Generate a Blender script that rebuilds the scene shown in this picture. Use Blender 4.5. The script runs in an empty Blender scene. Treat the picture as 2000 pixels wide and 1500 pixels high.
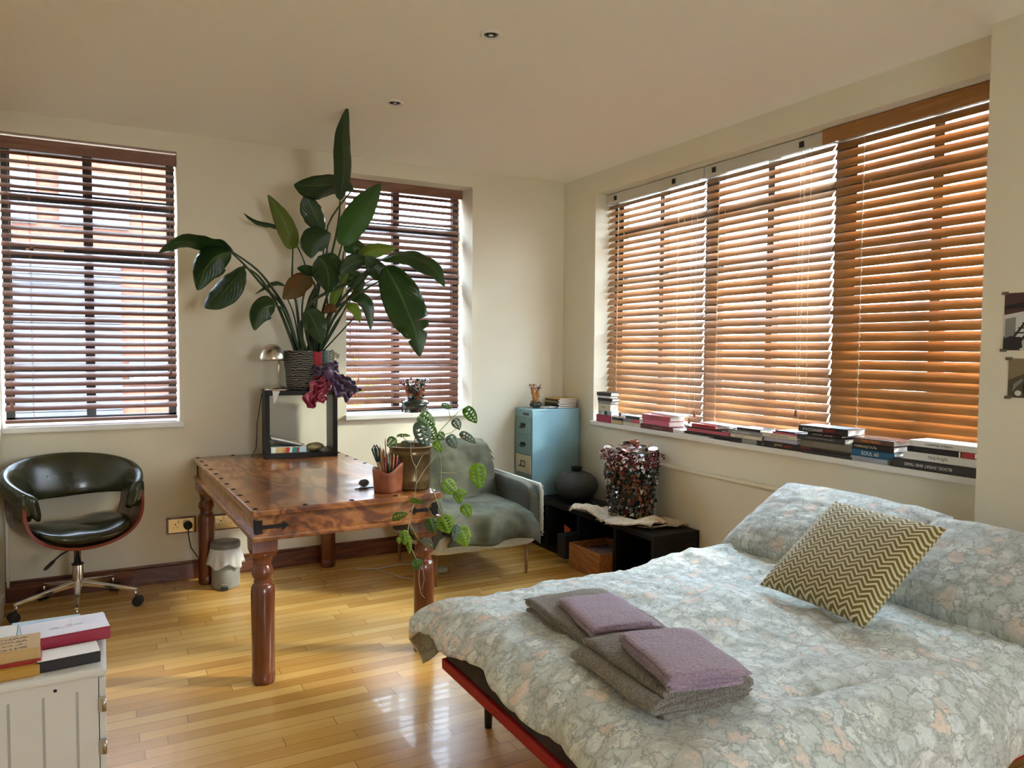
import bpy, bmesh, math, random
from mathutils import Vector, Matrix, noise
random.seed(7)
PI = math.pi
sc = bpy.context.scene
COL = sc.collection

# ------------------------------------------------------------------ camera
cam = bpy.data.cameras.new('camera'); camo = bpy.data.objects.new('camera', cam); COL.objects.link(camo)
yaw, pitch, roll = 0.49902, 0.04634, 0.0068
f_ = Vector((math.sin(yaw)*math.cos(pitch), math.cos(yaw)*math.cos(pitch), -math.sin(pitch)))
r0 = Vector((math.cos(yaw), -math.sin(yaw), 0)); u0 = r0.cross(f_)
r_ = math.cos(roll)*r0 + math.sin(roll)*u0; u_ = -math.sin(roll)*r0 + math.cos(roll)*u0
m = Matrix.Identity(4)
for i in range(3):
    m[i][0] = r_[i]; m[i][1] = u_[i]; m[i][2] = -f_[i]
m[0][3], m[1][3], m[2][3] = -3.32523, -5.23712, 1.5
camo.matrix_world = m
cam.sensor_width = 36; cam.lens = 1477.55/2000*36; cam.clip_start = .05
sc.camera = camo
sc.view_settings.view_transform = 'Standard'; sc.view_settings.look = 'None'
sc.view_settings.exposure = 2.5; sc.view_settings.gamma = 1; sc.view_settings.use_curve_mapping = False

# ------------------------------------------------------------------ sky and daylight
w = bpy.data.worlds.new('sky'); sc.world = w; w.use_nodes = True
nt = w.node_tree; nt.nodes.clear()
out = nt.nodes.new('ShaderNodeOutputWorld'); bg = nt.nodes.new('ShaderNodeBackground')
tc = nt.nodes.new('ShaderNodeTexCoord'); sep = nt.nodes.new('ShaderNodeSeparateXYZ'); rmp = nt.nodes.new('ShaderNodeValToRGB')
nt.links.new(tc.outputs['Generated'], sep.inputs[0]); nt.links.new(sep.outputs['Z'], rmp.inputs[0])
rmp.color_ramp.elements[0].position = 0.0; rmp.color_ramp.elements[0].color = (.96, .97, 1, 1)
rmp.color_ramp.elements[1].position = .6; rmp.color_ramp.elements[1].color = (.62, .78, 1, 1)
nt.links.new(rmp.outputs[0], bg.inputs[0]); bg.inputs[1].default_value = 6
nt.links.new(bg.outputs[0], out.inputs[0])
sun = bpy.data.lights.new('sun', 'SUN'); suno = bpy.data.objects.new('sun', sun); COL.objects.link(suno)
sun.energy = 3.5; sun.angle = math.radians(6); sun.color = (1, .9, .74)
suno.rotation_euler = Vector((-.80, .42, -.52)).to_track_quat('-Z', 'Y').to_euler()
def portal(name, loc, rot, sx, sy):          # guides sky sampling through a window opening
    l = bpy.data.lights.new(name, 'AREA'); l.shape = 'RECTANGLE'; l.size = sx; l.size_y = sy
    l.cycles.is_portal = True
    o = bpy.data.objects.new(name, l); COL.objects.link(o); o.location = loc; o.rotation_euler = rot
portal('window_portal', (.24, -1.9, 1.82), (0, PI/2, 0), 1.8, 3.1)
portal('window_portal', (-3.36, .42, 1.87), (-PI/2, 0, 0), 1.0, 1.75)
portal('window_portal', (-1.31, .42, 1.87), (-PI/2, 0, 0), 1.0, 1.75)
portal('window_portal', (-1.85, -7.8, 1.7), (PI/2, 0, 0), 1.0, 1.15)  # portal of the added rear window
sc.cycles.max_bounces = 10; sc.cycles.diffuse_bounces = 6; sc.cycles.transparent_max_bounces = 16
sc.cycles.caustics_reflective = False; sc.cycles.caustics_refractive = False
sc.cycles.sample_clamp_indirect = 6
sc.cycles.use_denoising = True

# ------------------------------------------------------------------ materials
def mat(name, base=(.8, .8, .8), rough=.5, metal=0, coat=0, spec=.5, sheen=0, trans=0):
    m = bpy.data.materials.new(name); m.use_nodes = True
    b = m.node_tree.nodes['Principled BSDF']
    b.inputs['Base Color'].default_value = (*base, 1); b.inputs['Roughness'].default_value = rough
    b.inputs['Metallic'].default_value = metal; b.inputs['Coat Weight'].default_value = coat
    b.inputs['Specular IOR Level'].default_value = spec; b.inputs['Sheen Weight'].default_value = sheen
    return m
class NT:
    def __init__(s, m): s.t = m.node_tree; s.n = s.t.nodes; s.b = s.n['Principled BSDF']; s.out = s.n['Material Output']
    def add(s, typ, **k):
        n = s.n.new('ShaderNode'+typ)
        for a, v in k.items():
            if a.startswith('i_'): n.inputs[a[2:].replace('_', ' ')].default_value = v
            else: setattr(n, a, v)
        return n
    def link(s, a, b): s.t.links.new(a, b)
    def coords(s, kind='Object', scale=(1, 1, 1), rot=(0, 0, 0), loc=(0, 0, 0)):
        tc = s.add('TexCoord'); mp = s.add('Mapping'); mp.inputs['Scale'].default_value = scale
        mp.inputs['Rotation'].default_value = rot; mp.inputs['Location'].default_value = loc
        s.link(tc.outputs[kind], mp.inputs[0]); return mp.outputs[0]
    def noise(s, v, scale=5, detail=3, rough=.5, dist=0):
        n = s.add('TexNoise'); n.inputs['Scale'].default_value = scale; n.inputs['Detail'].default_value = detail
        n.inputs['Roughness'].default_value = rough; n.inputs['Distortion'].default_value = dist
        if v: s.link(v, n.inputs['Vector'])
        return n
    def ramp(s, fac, stops, interp='LINEAR'):
        r = s.add('ValToRGB'); cr = r.color_ramp; cr.interpolation = interp
        while len(cr.elements) < len(stops): cr.elements.new(.5)
        for e, (p, c) in zip(cr.elements, stops):
            e.position = p; e.color = (*c, 1) if not isinstance(c, (int, float)) else (c, c, c, 1)
        s.link(fac, r.inputs[0]); return r.outputs[0]
    def mix(s, fac, a, b, typ='MIX'):
        n = s.add('Mix', data_type='RGBA', blend_type=typ)
        for sock, v in ((n.inputs[0], fac), (n.inputs[6], a), (n.inputs[7], b)):
            if hasattr(v, 'is_linked'): s.link(v, sock)
            elif isinstance(v, (int, float)): sock.default_value = v
            else: sock.default_value = (*v, 1)
        return n.outputs[2]
    def math(s, op, a, b=0, c=0):
        n = s.add('Math', operation=op)
        for k, v in enumerate((a, b, c)):
            if hasattr(v, 'is_linked'): s.link(v, n.inputs[k])
            else: n.inputs[k].default_value = v
        return n.outputs[0]
    def bump(s, h, strength=.3, dist=.01):
        n = s.add('Bump'); n.inputs['Strength'].default_value = strength; n.inputs['Distance'].default_value = dist
        s.link(h, n.inputs['Height']); s.link(n.outputs[0], s.b.inputs['Normal'])
    def col(s, c): s.link(c, s.b.inputs['Base Color'])
def speckle(name, c1, c2, scale=30, rough=.6, bump=.2, dist=.003, kind='Object', **k):
    m = mat(name, c1, rough, **k); t = NT(m); v = t.coords(kind); n = t.noise(v, scale, 4)
    t.col(t.ramp(n.outputs[0], [(.35, c1), (.65, c2)]))
    if bump: t.bump(n.outputs[0], bump, dist)
    return m
def woodmat(name, c1, c2, axis=0, scale=1, rough=.35, coat=0, ring=3.0, c3=None):
    m = mat(name, c1, rough, coat=coat); t = NT(m)
    s = [9*scale]*3; s[axis] = 1.1*scale
    v = t.coords('Object', scale=tuple(s)); n = t.noise(v, 1.3, 4, .6, .8)
    wv = t.math('SINE', t.math('MULTIPLY', n.outputs[0], ring*9))
    fine = t.noise(t.coords('Object', scale=tuple(x*8 for x in s)), 2, 3)
    f = t.math('ADD', t.math('MULTIPLY', wv, .35), t.math('MULTIPLY', fine.outputs[0], .9))
    t.col(t.ramp(f, [(.15, c3 or c2), (.42, c2), (.75, c1)]))
    t.bump(fine.outputs[0], .1, .002)
    return m
wall_m = mat('wall_paint', (.76, .70, .58), .85); t = NT(wall_m); n = t.noise(t.coords(), 1.4, 4)
t.col(t.ramp(n.outputs[0], [(.3, (.745, .685, .535)), (.7, (.785, .725, .58))])); t.bump(t.noise(t.coords(), 60, 3).outputs[0], .06, .002)
ceil_m = mat('ceiling_paint', (.93, .89, .78), .9)
white_m = mat('white_gloss_paint', (.80, .78, .73), .3)
whitewood = speckle('white_painted_wood', (.74, .73, .69), (.79, .78, .74), 3, .35, .03)
black_metal = mat('black_window_metal', (.012, .012, .014), .45)
chrome = mat('chrome', (.8, .8, .8), .12, 1)
steel = mat('brushed_nickel', (.62, .58, .5), .25, 1)
brass = mat('brass', (.66, .47, .2), .3, 1)
iron = mat('black_iron', (.02, .016, .014), .55, .6)
blackwood = mat('black_painted_board', (.008, .0075, .007), .45, spec=.22)
blackplastic = mat('black_plastic', (.012, .012, .013), .4)
paper = speckle('paper_edges', (.80, .77, .70), (.70, .66, .58), 8, .8, 0)
paperwhite = mat('white_paper', (.85, .85, .84), .6)
# floor: narrow maple boards running across the room
floor_m = mat('maple_floor', (.6, .35, .12), .27, coat=.12); t = NT(floor_m)
v = t.coords('Object')
br = t.add('TexBrick'); br.offset = 0; br.offset_frequency = 1
for k_, val in (('Scale', 1), ('Mortar Size', .0012), ('Mortar Smooth', .2), ('Bias', 0), ('Brick Width', .9), ('Row Height', .0725)): br.inputs[k_].default_value = val
br.inputs['Color1'].default_value = (0, 0, 0, 1); br.inputs['Color2'].default_value = (1, 1, 1, 1); br.inputs['Mortar'].default_value = (.5, .5, .5, 1)
sx = t.add('SeparateXYZ'); t.link(v, sx.inputs[0])
rw = t.math('FLOOR', t.math('DIVIDE', sx.outputs['Y'], .0725)); wn = t.add('TexWhiteNoise', noise_dimensions='1D'); t.link(rw, wn.inputs['W'])
cx = t.add('CombineXYZ'); t.link(t.math('ADD', sx.outputs['X'], t.math('MULTIPLY', wn.outputs[0], 7.3)), cx.inputs[0]); t.link(sx.outputs['Y'], cx.inputs[1])
t.link(cx.outputs[0], br.inputs['Vector'])
grain = t.noise(t.coords('Object', scale=(2, 40, 1)), 1.2, 5, .6, .5)
blot = t.noise(v, 1.7, 3)
fac = t.math('ADD', t.math('MULTIPLY', br.outputs[0], .45), t.math('MULTIPLY', t.math('ADD', grain.outputs[0], blot.outputs[0]), .33))
c = t.ramp(fac, [(.12, (.42, .19, .04)), (.4, (.62, .33, .075)), (.72, (.78, .47, .14)), (.95, (.84, .55, .20))])
c = t.mix(br.outputs['Fac'], c, (.16, .07, .02)); t.col(c)
t.b.inputs['Roughness'].default_value = .27
t.bump(br.outputs['Fac'], -.25, .002)

desk_wood = mat('sheesham_wood', (.3, .12, .04), .28, coat=.5); t = NT(desk_wood)
v = t.coords('Object', scale=(1.0, .32, 1), rot=(0, 0, -.45)); n = t.noise(v, 2.6, 3, .5, 1.6)
wv = t.math('SINE', t.math('MULTIPLY', n.outputs[0], 44))
pl = t.noise(t.coords('Object', scale=(6.2, .15, .1)), 1, 0)
fn = t.noise(t.coords('Object', scale=(60, 6, 60)), 1, 3)
f = t.math('ADD', t.math('MULTIPLY', wv, .17), t.math('ADD', t.math('MULTIPLY', pl.outputs[0], .75), t.math('MULTIPLY', fn.outputs[0], .3)))
t.col(t.ramp(f, [(.2, (.085, .026, .009)), (.45, (.19, .062, .018)), (.7, (.33, .125, .035)), (.95, (.46, .22, .075))]))
t.bump(fn.outputs[0], .08, .002)
leg_wood = mat('dark_red_brown_wood', (.14, .035, .014), .26, coat=.5); t = NT(leg_wood)
n = t.noise(t.coords('Object', scale=(14, 14, 1.4)), 1.5, 4, .6, .6)
t.col(t.ramp(n.outputs[0], [(.3, (.075, .018, .008)), (.7, (.20, .055, .02))]))
skirt_wood = woodmat('dark_stained_skirting', (.20, .065, .022), (.11, .03, .012), 0, 1, .3, .2)
blind_dark = woodmat('reddish_blind_slats', (.27, .13, .085), (.21, .09, .055), 0, .6, .35)
blind_light = woodmat('golden_brown_blind_slats', (.37, .185, .06), (.31, .14, .04), 1, .6, .45)
def thin_trans(m, amount, colr):
    t = NT(m); tr = t.add('BsdfTranslucent'); tr.inputs[0].default_value = (*colr, 1)
    mx = t.add('MixShader'); mx.inputs[0].default_value = amount
    t.link(t.b.outputs[0], mx.inputs[1]); t.link(tr.outputs[0], mx.inputs[2]); t.link(mx.outputs[0], t.out.inputs[0])
thin_trans(blind_light, .05, (.80, .42, .15))
valance_light = woodmat('golden_brown_valance', (.42, .20, .065), (.34, .15, .045), 1, .6, .35)
glass = bpy.data.materials.new('window_glass'); glass.use_nodes = True; g = glass.node_tree
for n_ in list(g.nodes): g.nodes.remove(n_)
go = g.nodes.new('ShaderNodeOutputMaterial'); gm = g.nodes.new('ShaderNodeMixShader'); gt = g.nodes.new('ShaderNodeBsdfTransparent'); gg = g.nodes.new('ShaderNodeBsdfGlossy')
gt.inputs[0].default_value = (.95, .97, .97, 1); gg.inputs['Roughness'].default_value = .02; gm.inputs[0].default_value = .05
g.links.new(gt.outputs[0], gm.inputs[1]); g.links.new(gg.outputs[0], gm.inputs[2]); g.links.new(gm.outputs[0], go.inputs[0])

# ------------------------------------------------------------------ mesh helpers
class MB:
    def __init__(s): s.bm = bmesh.new(); s.uv = None; s.mi = 0
    def face(s, vs, smooth=False):
        try: f = s.bm.faces.new(vs)
        except ValueError: return None
        f.material_index = s.mi; f.smooth = smooth; return f
    def box(s, x0, x1, y0, y1, z0, z1, M=None):
        P = [Vector((x, y, z)) for x in (x0, x1) for y in (y0, y1) for z in (z0, z1)]
        if M: P = [M @ p for p in P]
        v = [s.bm.verts.new(p) for p in P]
        for a in ((0, 1, 3, 2), (4, 6, 7, 5), (0, 4, 5, 1), (2, 3, 7, 6), (0, 2, 6, 4), (1, 5, 7, 3)): s.face([v[i] for i in a])
        return s
    def rings(s, rings, close=True, caps=(True, True), smooth=True, loop=False):
        R = [[s.bm.verts.new(p) for p in r] for r in rings]; n = len(R[0])
        K = len(R)
        for k in range(K if loop else K-1):
            A, B = R[k], R[(k+1) % K]
            for i in range(n if close else n-1):
                j = (i+1) % n; s.face([A[i], A[j], B[j], B[i]], smooth)
        if close and not loop:
            if caps[0]: s.face(R[0][::-1])
            if caps[1]: s.face(R[-1])
        return R
    def tube(s, pts, r, n=8, caps=(True, True), squash=None):
        pts = [Vector(p) for p in pts]; rs = r if isinstance(r, (list, tuple)) else [r]*len(pts)
        up = None; rings = []
        for i, p in enumerate(pts):
            t = (pts[min(i+1, len(pts)-1)]-pts[max(i-1, 0)]).normalized()
            if up is None: up = t.orthogonal().normalized()
            a = (up-t*up.dot(t)); a = a.normalized() if a.length > 1e-6 else t.orthogonal().normalized()
            up = a; b = t.cross(a)
            rings.append([p+(a*math.cos(2*PI*k/n)+b*math.sin(2*PI*k/n))*rs[i] for k in range(n)])
        s.rings(rings, caps=caps); return s
    def lathe(s, prof, c=(0, 0, 0), n=32, axis='z', smooth=True):
        c = Vector(c); rings = []
        for r, z in prof:
            r = max(r, .0002); ring = []
            for k in range(n):
                a = 2*PI*k/n; x, y = r*math.cos(a), r*math.sin(a)
                ring.append(c+(Vector((x, y, z)) if axis == 'z' else Vector((z, x, y)) if axis == 'x' else Vector((y, z, x))))
            rings.append(ring)
        s.rings(rings, smooth=smooth); return s
    def sphere(s, c, rx, ry, rz, n=12, m_=8):
        s.rings([[Vector(c)+Vector((rx*math.sin(PI*j/m_)*math.cos(2*PI*i/n), ry*math.sin(PI*j/m_)*math.sin(2*PI*i/n), -rz*math.cos(PI*j/m_))) for i in range(n)] for j in range(m_+1) if 0 < j < m_])
        return s
    def grid(s, fn, nu, nv, uv=None, smooth=True, skip=None):
        V = [[s.bm.verts.new(fn(i/nu, j/nv)) for j in range(nv+1)] for i in range(nu+1)]
        lay = s.bm.loops.layers.uv.verify() if uv else None
        for i in range(nu):
            for j in range(nv):
                if skip and skip(i, j): continue
                f = s.face([V[i][j], V[i+1][j], V[i+1][j+1], V[i][j+1]], smooth)
                if f and uv:
                    for l, (a, b) in zip(f.loops, ((i, j), (i+1, j), (i+1, j+1), (i, j+1))): l[lay].uv = uv(a/nu, b/nv)
        return V
    def poly(s, pts, depth):                  # flat outline (list of 3-D points) given a thickness vector
        A = [s.bm.verts.new(Vector(p)) for p in pts]; B = [s.bm.verts.new(Vector(p)+Vector(depth)) for p in pts]
        s.face(A[::-1]); s.face(B); n = len(A)
        for i in range(n): s.face([A[i], A[(i+1) % n], B[(i+1) % n], B[i]])
        return s
def obj(name, mb, mats, parent=None, bevel=0, seg=2, solid=0, subsurf=0, world=True, auto=False):
    bm = mb.bm
    bmesh.ops.recalc_face_normals(bm, faces=bm.faces) if not solid and not getattr(mb, 'open', 0) else None
    if parent is not None and world:
        L = parent.matrix_basis.inverted()
        pr = parent.parent
        if pr is not None: L = (pr.matrix_basis @ parent.matrix_basis).inverted()
        for v in bm.verts: v.co = L @ v.co
    me = bpy.data.meshes.new(name); bm.to_mesh(me); bm.free()
    for m_ in (mats if isinstance(mats, (list, tuple)) else [mats]): me.materials.append(m_)
    o = bpy.data.objects.new(name, me); COL.objects.link(o)
    if parent is not None: o.parent = parent
    if solid: md = o.modifiers.new('thickness', 'SOLIDIFY'); md.thickness = solid; md.offset = 0
    if bevel: md = o.modifiers.new('bevel', 'BEVEL'); md.width = bevel; md.segments = seg; md.limit_method = 'ANGLE'
    if subsurf: md = o.modifiers.new('smooth', 'SUBSURF'); md.levels = md.render_levels = subsurf
    if auto:
        for p in me.polygons: p.use_smooth = True
    return o
def tag(o, label, cat, group=None, kind=None):
    if label: o['label'] = label
    if cat: o['category'] = cat
    if group: o['group'] = group
    if kind: o['kind'] = kind
    return o
def thing(name, label, cat, loc=(0, 0, 0), rz=0, group=None):
    o = bpy.data.objects.new(name, None); COL.objects.link(o); o.empty_display_size = .05
    o.matrix_basis = Matrix.Translation(loc) @ Matrix.Rotation(rz, 4, 'Z')
    return tag(o, label, cat, group)
def struct(name, mb, m, parent=None, **k):
    o = obj(name, mb, m, parent, **k)
    if parent is None: o['kind'] = 'structure'
    return o
def sroot(name, loc=(0, 0, 0)):
    o = bpy.data.objects.new(name, None); COL.objects.link(o); o.matrix_basis = Matrix.Translation(loc); o['kind'] = 'structure'; return o
def B(*a, M=None): return MB().box(*a, M=M)
def N(x, y=0, z=0): return noise.noise(Vector((x, y, z)))
def lettering(name, s, m_, parent, org, right, up, height, width=None, depth=.0006, local=True):
    """text lying on a surface: org = lower-left corner, right/up = directions of the surface"""
    cu = bpy.data.curves.new(name, 'FONT'); cu.body = s; cu.size = 1; cu.resolution_u = 3
    o = bpy.data.objects.new(name, cu); COL.objects.link(o)
    dg = bpy.context.evaluated_depsgraph_get(); dg.update()
    me = bpy.data.meshes.new_from_object(o.evaluated_get(dg)); bpy.data.objects.remove(o)
    xs = [v.co.x for v in me.vertices]; ys = [v.co.y for v in me.vertices]
    if not xs: return
    x0, y0, W, H = min(xs), min(ys), max(xs)-min(xs), max(ys)-min(ys)
    sy = height/H; sx = (width/W) if width else sy
    R, U, O = Vector(right).normalized(), Vector(up).normalized(), Vector(org); D = R.cross(U)*depth
    for v in me.vertices: v.co = O+R*((v.co.x-x0)*sx)+U*((v.co.y-y0)*sy)+D
    me.materials.clear(); me.materials.append(m_)
    o = bpy.data.objects.new(name, me); COL.objects.link(o)
    if parent is not None: o.parent = parent
    return o

# ------------------------------------------------------------------ the room
HC = 2.838
XL, YR, T = -3.83, -7.6, .45
struct('floor', B(XL-.4, .5, YR-.4, .5, -.12, 0), floor_m)
struct('ceiling', B(XL-.4, .5, YR-.4, .5, HC, HC+.15), ceil_m)
def holed(axis, lo, hi, holes, p0, p1, z0=0, z1=HC):   # a wall with rectangular openings
    mb = MB()
    def bx(a, b, c, d):
        if b-a > 1e-4 and d-c > 1e-4:
            mb.box(a, b, p0, p1, c, d) if axis == 'x' else mb.box(p0, p1, a, b, c, d)
    cur = lo
    for (a, b, c, d) in sorted(holes):
        bx(cur, a, z0, z1); bx(a, b, z0, c); bx(a, b, d, z1); cur = b
    bx(cur, hi, z0, z1); return mb
ZS, ZH = 1.00, 2.722
struct('wall_back', holed('x', XL-.4, T, [(XL+.002, -2.881, ZS, ZH), (-1.80, -.821, ZS, ZH)], 0, .40), wall_m)
struct('wall_right', holed('y', YR-.4, 0, [(-3.44, -.446, .925, 2.680)], 0, .235), wall_m)
struct('wall_left', B(XL-.3, XL, YR-.4, 0, 0, HC), wall_m)
struct('wall_front', holed('x', XL, 0, [(-2.4, -1.3, 1.1, 2.3)], YR-.3, YR), wall_m)  # rear wall, opened up for the added fill window
struct('wall_pier', B(-.113, 0, YR, -3.406, 0, HC), wall_m)
struct('trim_1', B(XL, -.113, YR, -3.40, HC-.006, HC), ceil_m)          # slightly lower strip of ceiling level with the pier
mb = MB(); mb.box(-.045, 0, -3.406, -1.13, 0, .725); mb.box(-.06, 0, -3.406, -1.12, .725, .742)
struct('trim_2', mb, wall_m, bevel=.003)                               # boxed-out lower wall with a ledge
mb = MB(); mb.box(XL, -.02, -.018, 0, 0, .105); mb.box(XL, -.02, -.011, 0, .105, .122)
struct('baseboard_back', mb, skirt_wood, bevel=.004)
struct('baseboard_right', B(-.02, 0, -1.12, -.018, 0, .115), skirt_wood)
mb = MB(); mb.box(XL, XL+.014, -6.5, -.25, 0, .085); mb.box(XL, XL+.02, -6.5, -.24, .085, .12)
struct('baseboard_left', mb, white_m, bevel=.003)
mb = MB(); mb.tube([(XL+.018, -.06, z/10) for z in range(1, 9)], .009, 8); struct('trim_3', mb, white_m)   # thin riser pipe in the corner

BARS = [2.395, 2.06, 1.71, 1.355]
def window(name, axis, a0, a1, z0, z1, d, mull, sill, frame_w=.045, panes=True, handle=False):
    """metal window: axis 'x' lies in a wall y=const (depth d), axis 'y' lies in a wall x=const"""
    root = sroot(name, ((a0+a1)/2, d, z0) if axis == 'x' else (d, (a0+a1)/2, z0))
    def bx(mb, a, b, q0, q1, c, e):
        mb.box(a, b, d+q0, d+q1, c, e) if axis == 'x' else mb.box(d+q0, d+q1, a, b, c, e)
    f = MB()
    bx(f, a0, a0+frame_w, 0, .05, z0, z1); bx(f, a1-frame_w, a1, 0, .05, z0, z1)
    bx(f, a0, a1, 0, .05, z0, z0+.035); bx(f, a0, a1, 0, .05, z1-.04, z1)
    obj('window_frame', f, black_metal, root)
    ms = [(a0+frame_w)]
    for c_, wd in mull:
        g_ = MB(); bx(g_, c_-wd/2, c_+wd/2, -.004, .046, z0+.03, z1-.03); obj('mullion', g_, black_metal, root)
    for k, z in enumerate(BARS):
        h = (.085, .10, .022, .030)[k] if axis == 'x' else (.05, .04, .022, .03)[k]
        g_ = MB(); bx(g_, a0+.03, a1-.03, .002, .042, z-h/2, z+h/2); obj('glazing_bar', g_, black_metal, root)
    edges = [a0+frame_w]+[c_ for c_, _ in mull]+[a1-frame_w]
    for p, q in zip(edges, edges[1:]):
        g_ = MB(); bx(g_, p, q, .02, .025, z0+.03, z1-.03); obj('window_pane', g_, glass, root)
    if handle:
        g_ = MB(); bx(g_, a0+.12, a0+.32, -.03, -.012, BARS[1]+.015, BARS[1]+.03); bx(g_, a0+.14, a0+.16, -.03, .01, BARS[1]+.01, BARS[1]+.035)
        bx(g_, a1-.40, a1-.17, -.03, -.012, BARS[1]-.002, BARS[1]+.013); bx(g_, a1-.36, a1-.34, -.03, .01, BARS[1]-.005, BARS[1]+.018)
        obj('window_handle', g_, steel, root)
    if sill: obj('window_sill', sill, white_m, root, bevel=.005)
    return root
window('window_1', 'x', XL+.002, -2.881, ZS+.025, ZH, .25, [(-3.376, .052)], B(XL, -2.862, -.035, .40, .99, 1.025), handle=True)
window('window_2', 'x', -1.80, -.821, ZS+.025, ZH, .27, [(-1.335, .05)], B(-1.816, -.80, -.035, .40, .99, 1.025))
window('window_3', 'y', -3.44, -.446, .957, 2.68, .185, [(-.535, .05), (-1.006, .045), (-1.51, .12), (-1.995, .05), (-2.51, .13), (-3.015, .05)], B(-.035, .235, -3.405, -.446, .925, .957))
window('added_fill_window', 'x', -2.4, -1.3, 1.1, 2.3, YR-.12, [(-1.85, .05)], None)  # unseen window added behind the camera to let in fill light

# ------------------------------------------------------------------ venetian blinds
cord_m = mat('blind_cord', (.35, .18, .1), .8); cord_l = mat('pale_blind_cord', (.75, .66, .52), .8)
tassel_m = mat('wooden_tassel', (.28, .1, .05), .4)
def blind(label, axis, a0, a1, d, ztop, zbot, tilt, slat_m, cord, head, val=None, pitch=.048, wdt=.051, ladders=(.12, .88), room=-1, cords=(), group=None, lean=None, tassel=None):
    root = thing('venetian_blind', label, 'blind', ((a0+a1)/2, d, zbot) if axis == 'x' else (d, (a0+a1)/2, zbot), group=group)
    def pt(a, q, z): return Vector((a, d+q, z)) if axis == 'x' else Vector((d+q, a, z))
    s = MB(); n = int((ztop-zbot)/pitch); rnd = random.Random(int(a0*100))
    for i in range(n):
        z = ztop-(i+.5)*pitch; tl = math.radians((lean or (lambda f: tilt))(i/n)+rnd.uniform(-1.2, 1.2)); sag = rnd.uniform(-.0012, .0012)
        prof = []
        for (u, v) in ((-.5, 0), (-.25, .0022), (0, .003), (.25, .0022), (.5, 0), (.5, -.0026), (.25, -.0006), (0, 0.0003), (-.25, -.0006), (-.5, -.0026)):
            uu = u*wdt; q = uu*math.cos(tl)-v*math.sin(tl); zz = uu*math.sin(tl)+v*math.cos(tl)
            prof.append((q, zz))          # u=-.5 is the room edge, lower than the window edge
        s.rings([[pt(a, q, z+zz+sg) for q, zz in prof] for a, sg in ((a0, -sag), ((a0+a1)/2, sag), (a1, 0))], smooth=False)
    obj('slats', s, slat_m, root)
    b_ = MB(); p, q = pt(a0, -.026, zbot-.018), pt(a1, .026, zbot)
    b_.box(min(p.x, q.x), max(p.x, q.x), min(p.y, q.y), max(p.y, q.y), zbot-.018, zbot); obj('bottom_rail', b_, slat_m, root, bevel=.003)
    h = MB(); p, q = pt(a0, -.028, ztop), pt(a1, .028, ztop+.055)
    h.box(min(p.x, q.x), max(p.x, q.x), min(p.y, q.y), max(p.y, q.y), ztop, ztop+(.055 if axis == 'x' else .070)); obj('head_rail', h, head, root, bevel=.002)
    L = MB()
    for f in ladders:
        a = a0+(a1-a0)*f
        for q in (-.0265, .0265): L.tube([pt(a, q, ztop), pt(a, q, zbot)], .0009, 4)
        for i in range(n):
            z = ztop-(i+.5)*pitch; dz = math.tan(math.radians(tilt))*.022
            L.tube([pt(a-.008, -.0285, z-.02-dz), pt(a+.008, -.0285, z+.006-dz)], .0012, 4)
    obj('ladder_cord', L, cord, root)
    if val:
        v0, v1, vz0, vz1, vd, vm = val; g_ = MB(); p, q = pt(v0, vd-d-.008, 0), pt(v1, vd-d+.006, 0)
        g_.box(min(p.x, q.x), max(p.x, q.x), min(p.y, q.y), max(p.y, q.y), vz0, vz1); obj('valance', g_, vm, root, bevel=.002)
    for a, zb in cords:
        c_ = MB(); c_.tube([pt(a, -.04, ztop), pt(a+.004, -.043, (ztop+zb)/2), pt(a-.004, -.042, zb)], .0013, 5)
        co = obj('pull_cord', c_, cord, root)
        c_ = MB(); e = pt(a-.004, -.042, zb-.035); c_.lathe([(.002, .04), (.006, .03), (.010, 0), (.004, -.002)], e, 8); obj('tassel', c_, tassel or tassel_m, co)
    return root
blind('reddish wooden venetian blind of the left window above the swivel chair', 'x', -3.815, -2.893, .055, 2.645, 1.062, 27, blind_dark, cord_m, blind_dark, (-3.825, -2.885, 2.632, 2.702, .02, blind_dark), ladders=(.155, .80), cords=((-3.775, 1.17), (-2.925, 1.35)), lean=lambda f: 33+f*6)
blind('reddish wooden venetian blind half hidden by the tall potted plant', 'x', -1.79, -.852, .20, 2.665, 1.06, 33, blind_dark, cord_m, blind_dark, (-1.79, -.832, 2.655, 2.722, .165, blind_dark), ladders=(.1, .84), cords=((-1.66, 1.28), (-1.68, 1.17)), lean=lambda f: 37+f*12)
rail_m = mat('cream_metal_rail', (.62, .58, .50), .4)
blind_glare = woodmat('glare_paled_blind_slats', (.46, .27, .14), (.39, .21, .10), 1, .6, .45)  # paler copy of the golden slats, window glare put into the colour
blind('golden wooden venetian blind nearest the room corner, left of three', 'y', -1.502, -.450, .128, 2.605, .985, 42, blind_glare, cord_l, rail_m, ladders=(.22, .86), cords=((-1.42, 1.05), (-1.47, 1.1), (-.50, 1.12)), lean=lambda f: 47+f*12)
blind('golden wooden venetian blind in the middle of three', 'y', -2.475, -1.513, .128, 2.605, .985, 43, blind_glare, cord_l, rail_m, ladders=(.18, .86), cords=((-2.29, 1.17), (-2.36, 1.09)), lean=lambda f: 48+f*13)
blind('golden wooden venetian blind with a deep valance beside the pier', 'y', -3.42, -2.488, .125, 2.605, .985, 52, blind_light, cord_l, rail_m, val=(-3.435, -2.43, 2.600, 2.677, .088, valance_light), ladders=(.14, .80), lean=lambda f: 60+f*9)
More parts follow.
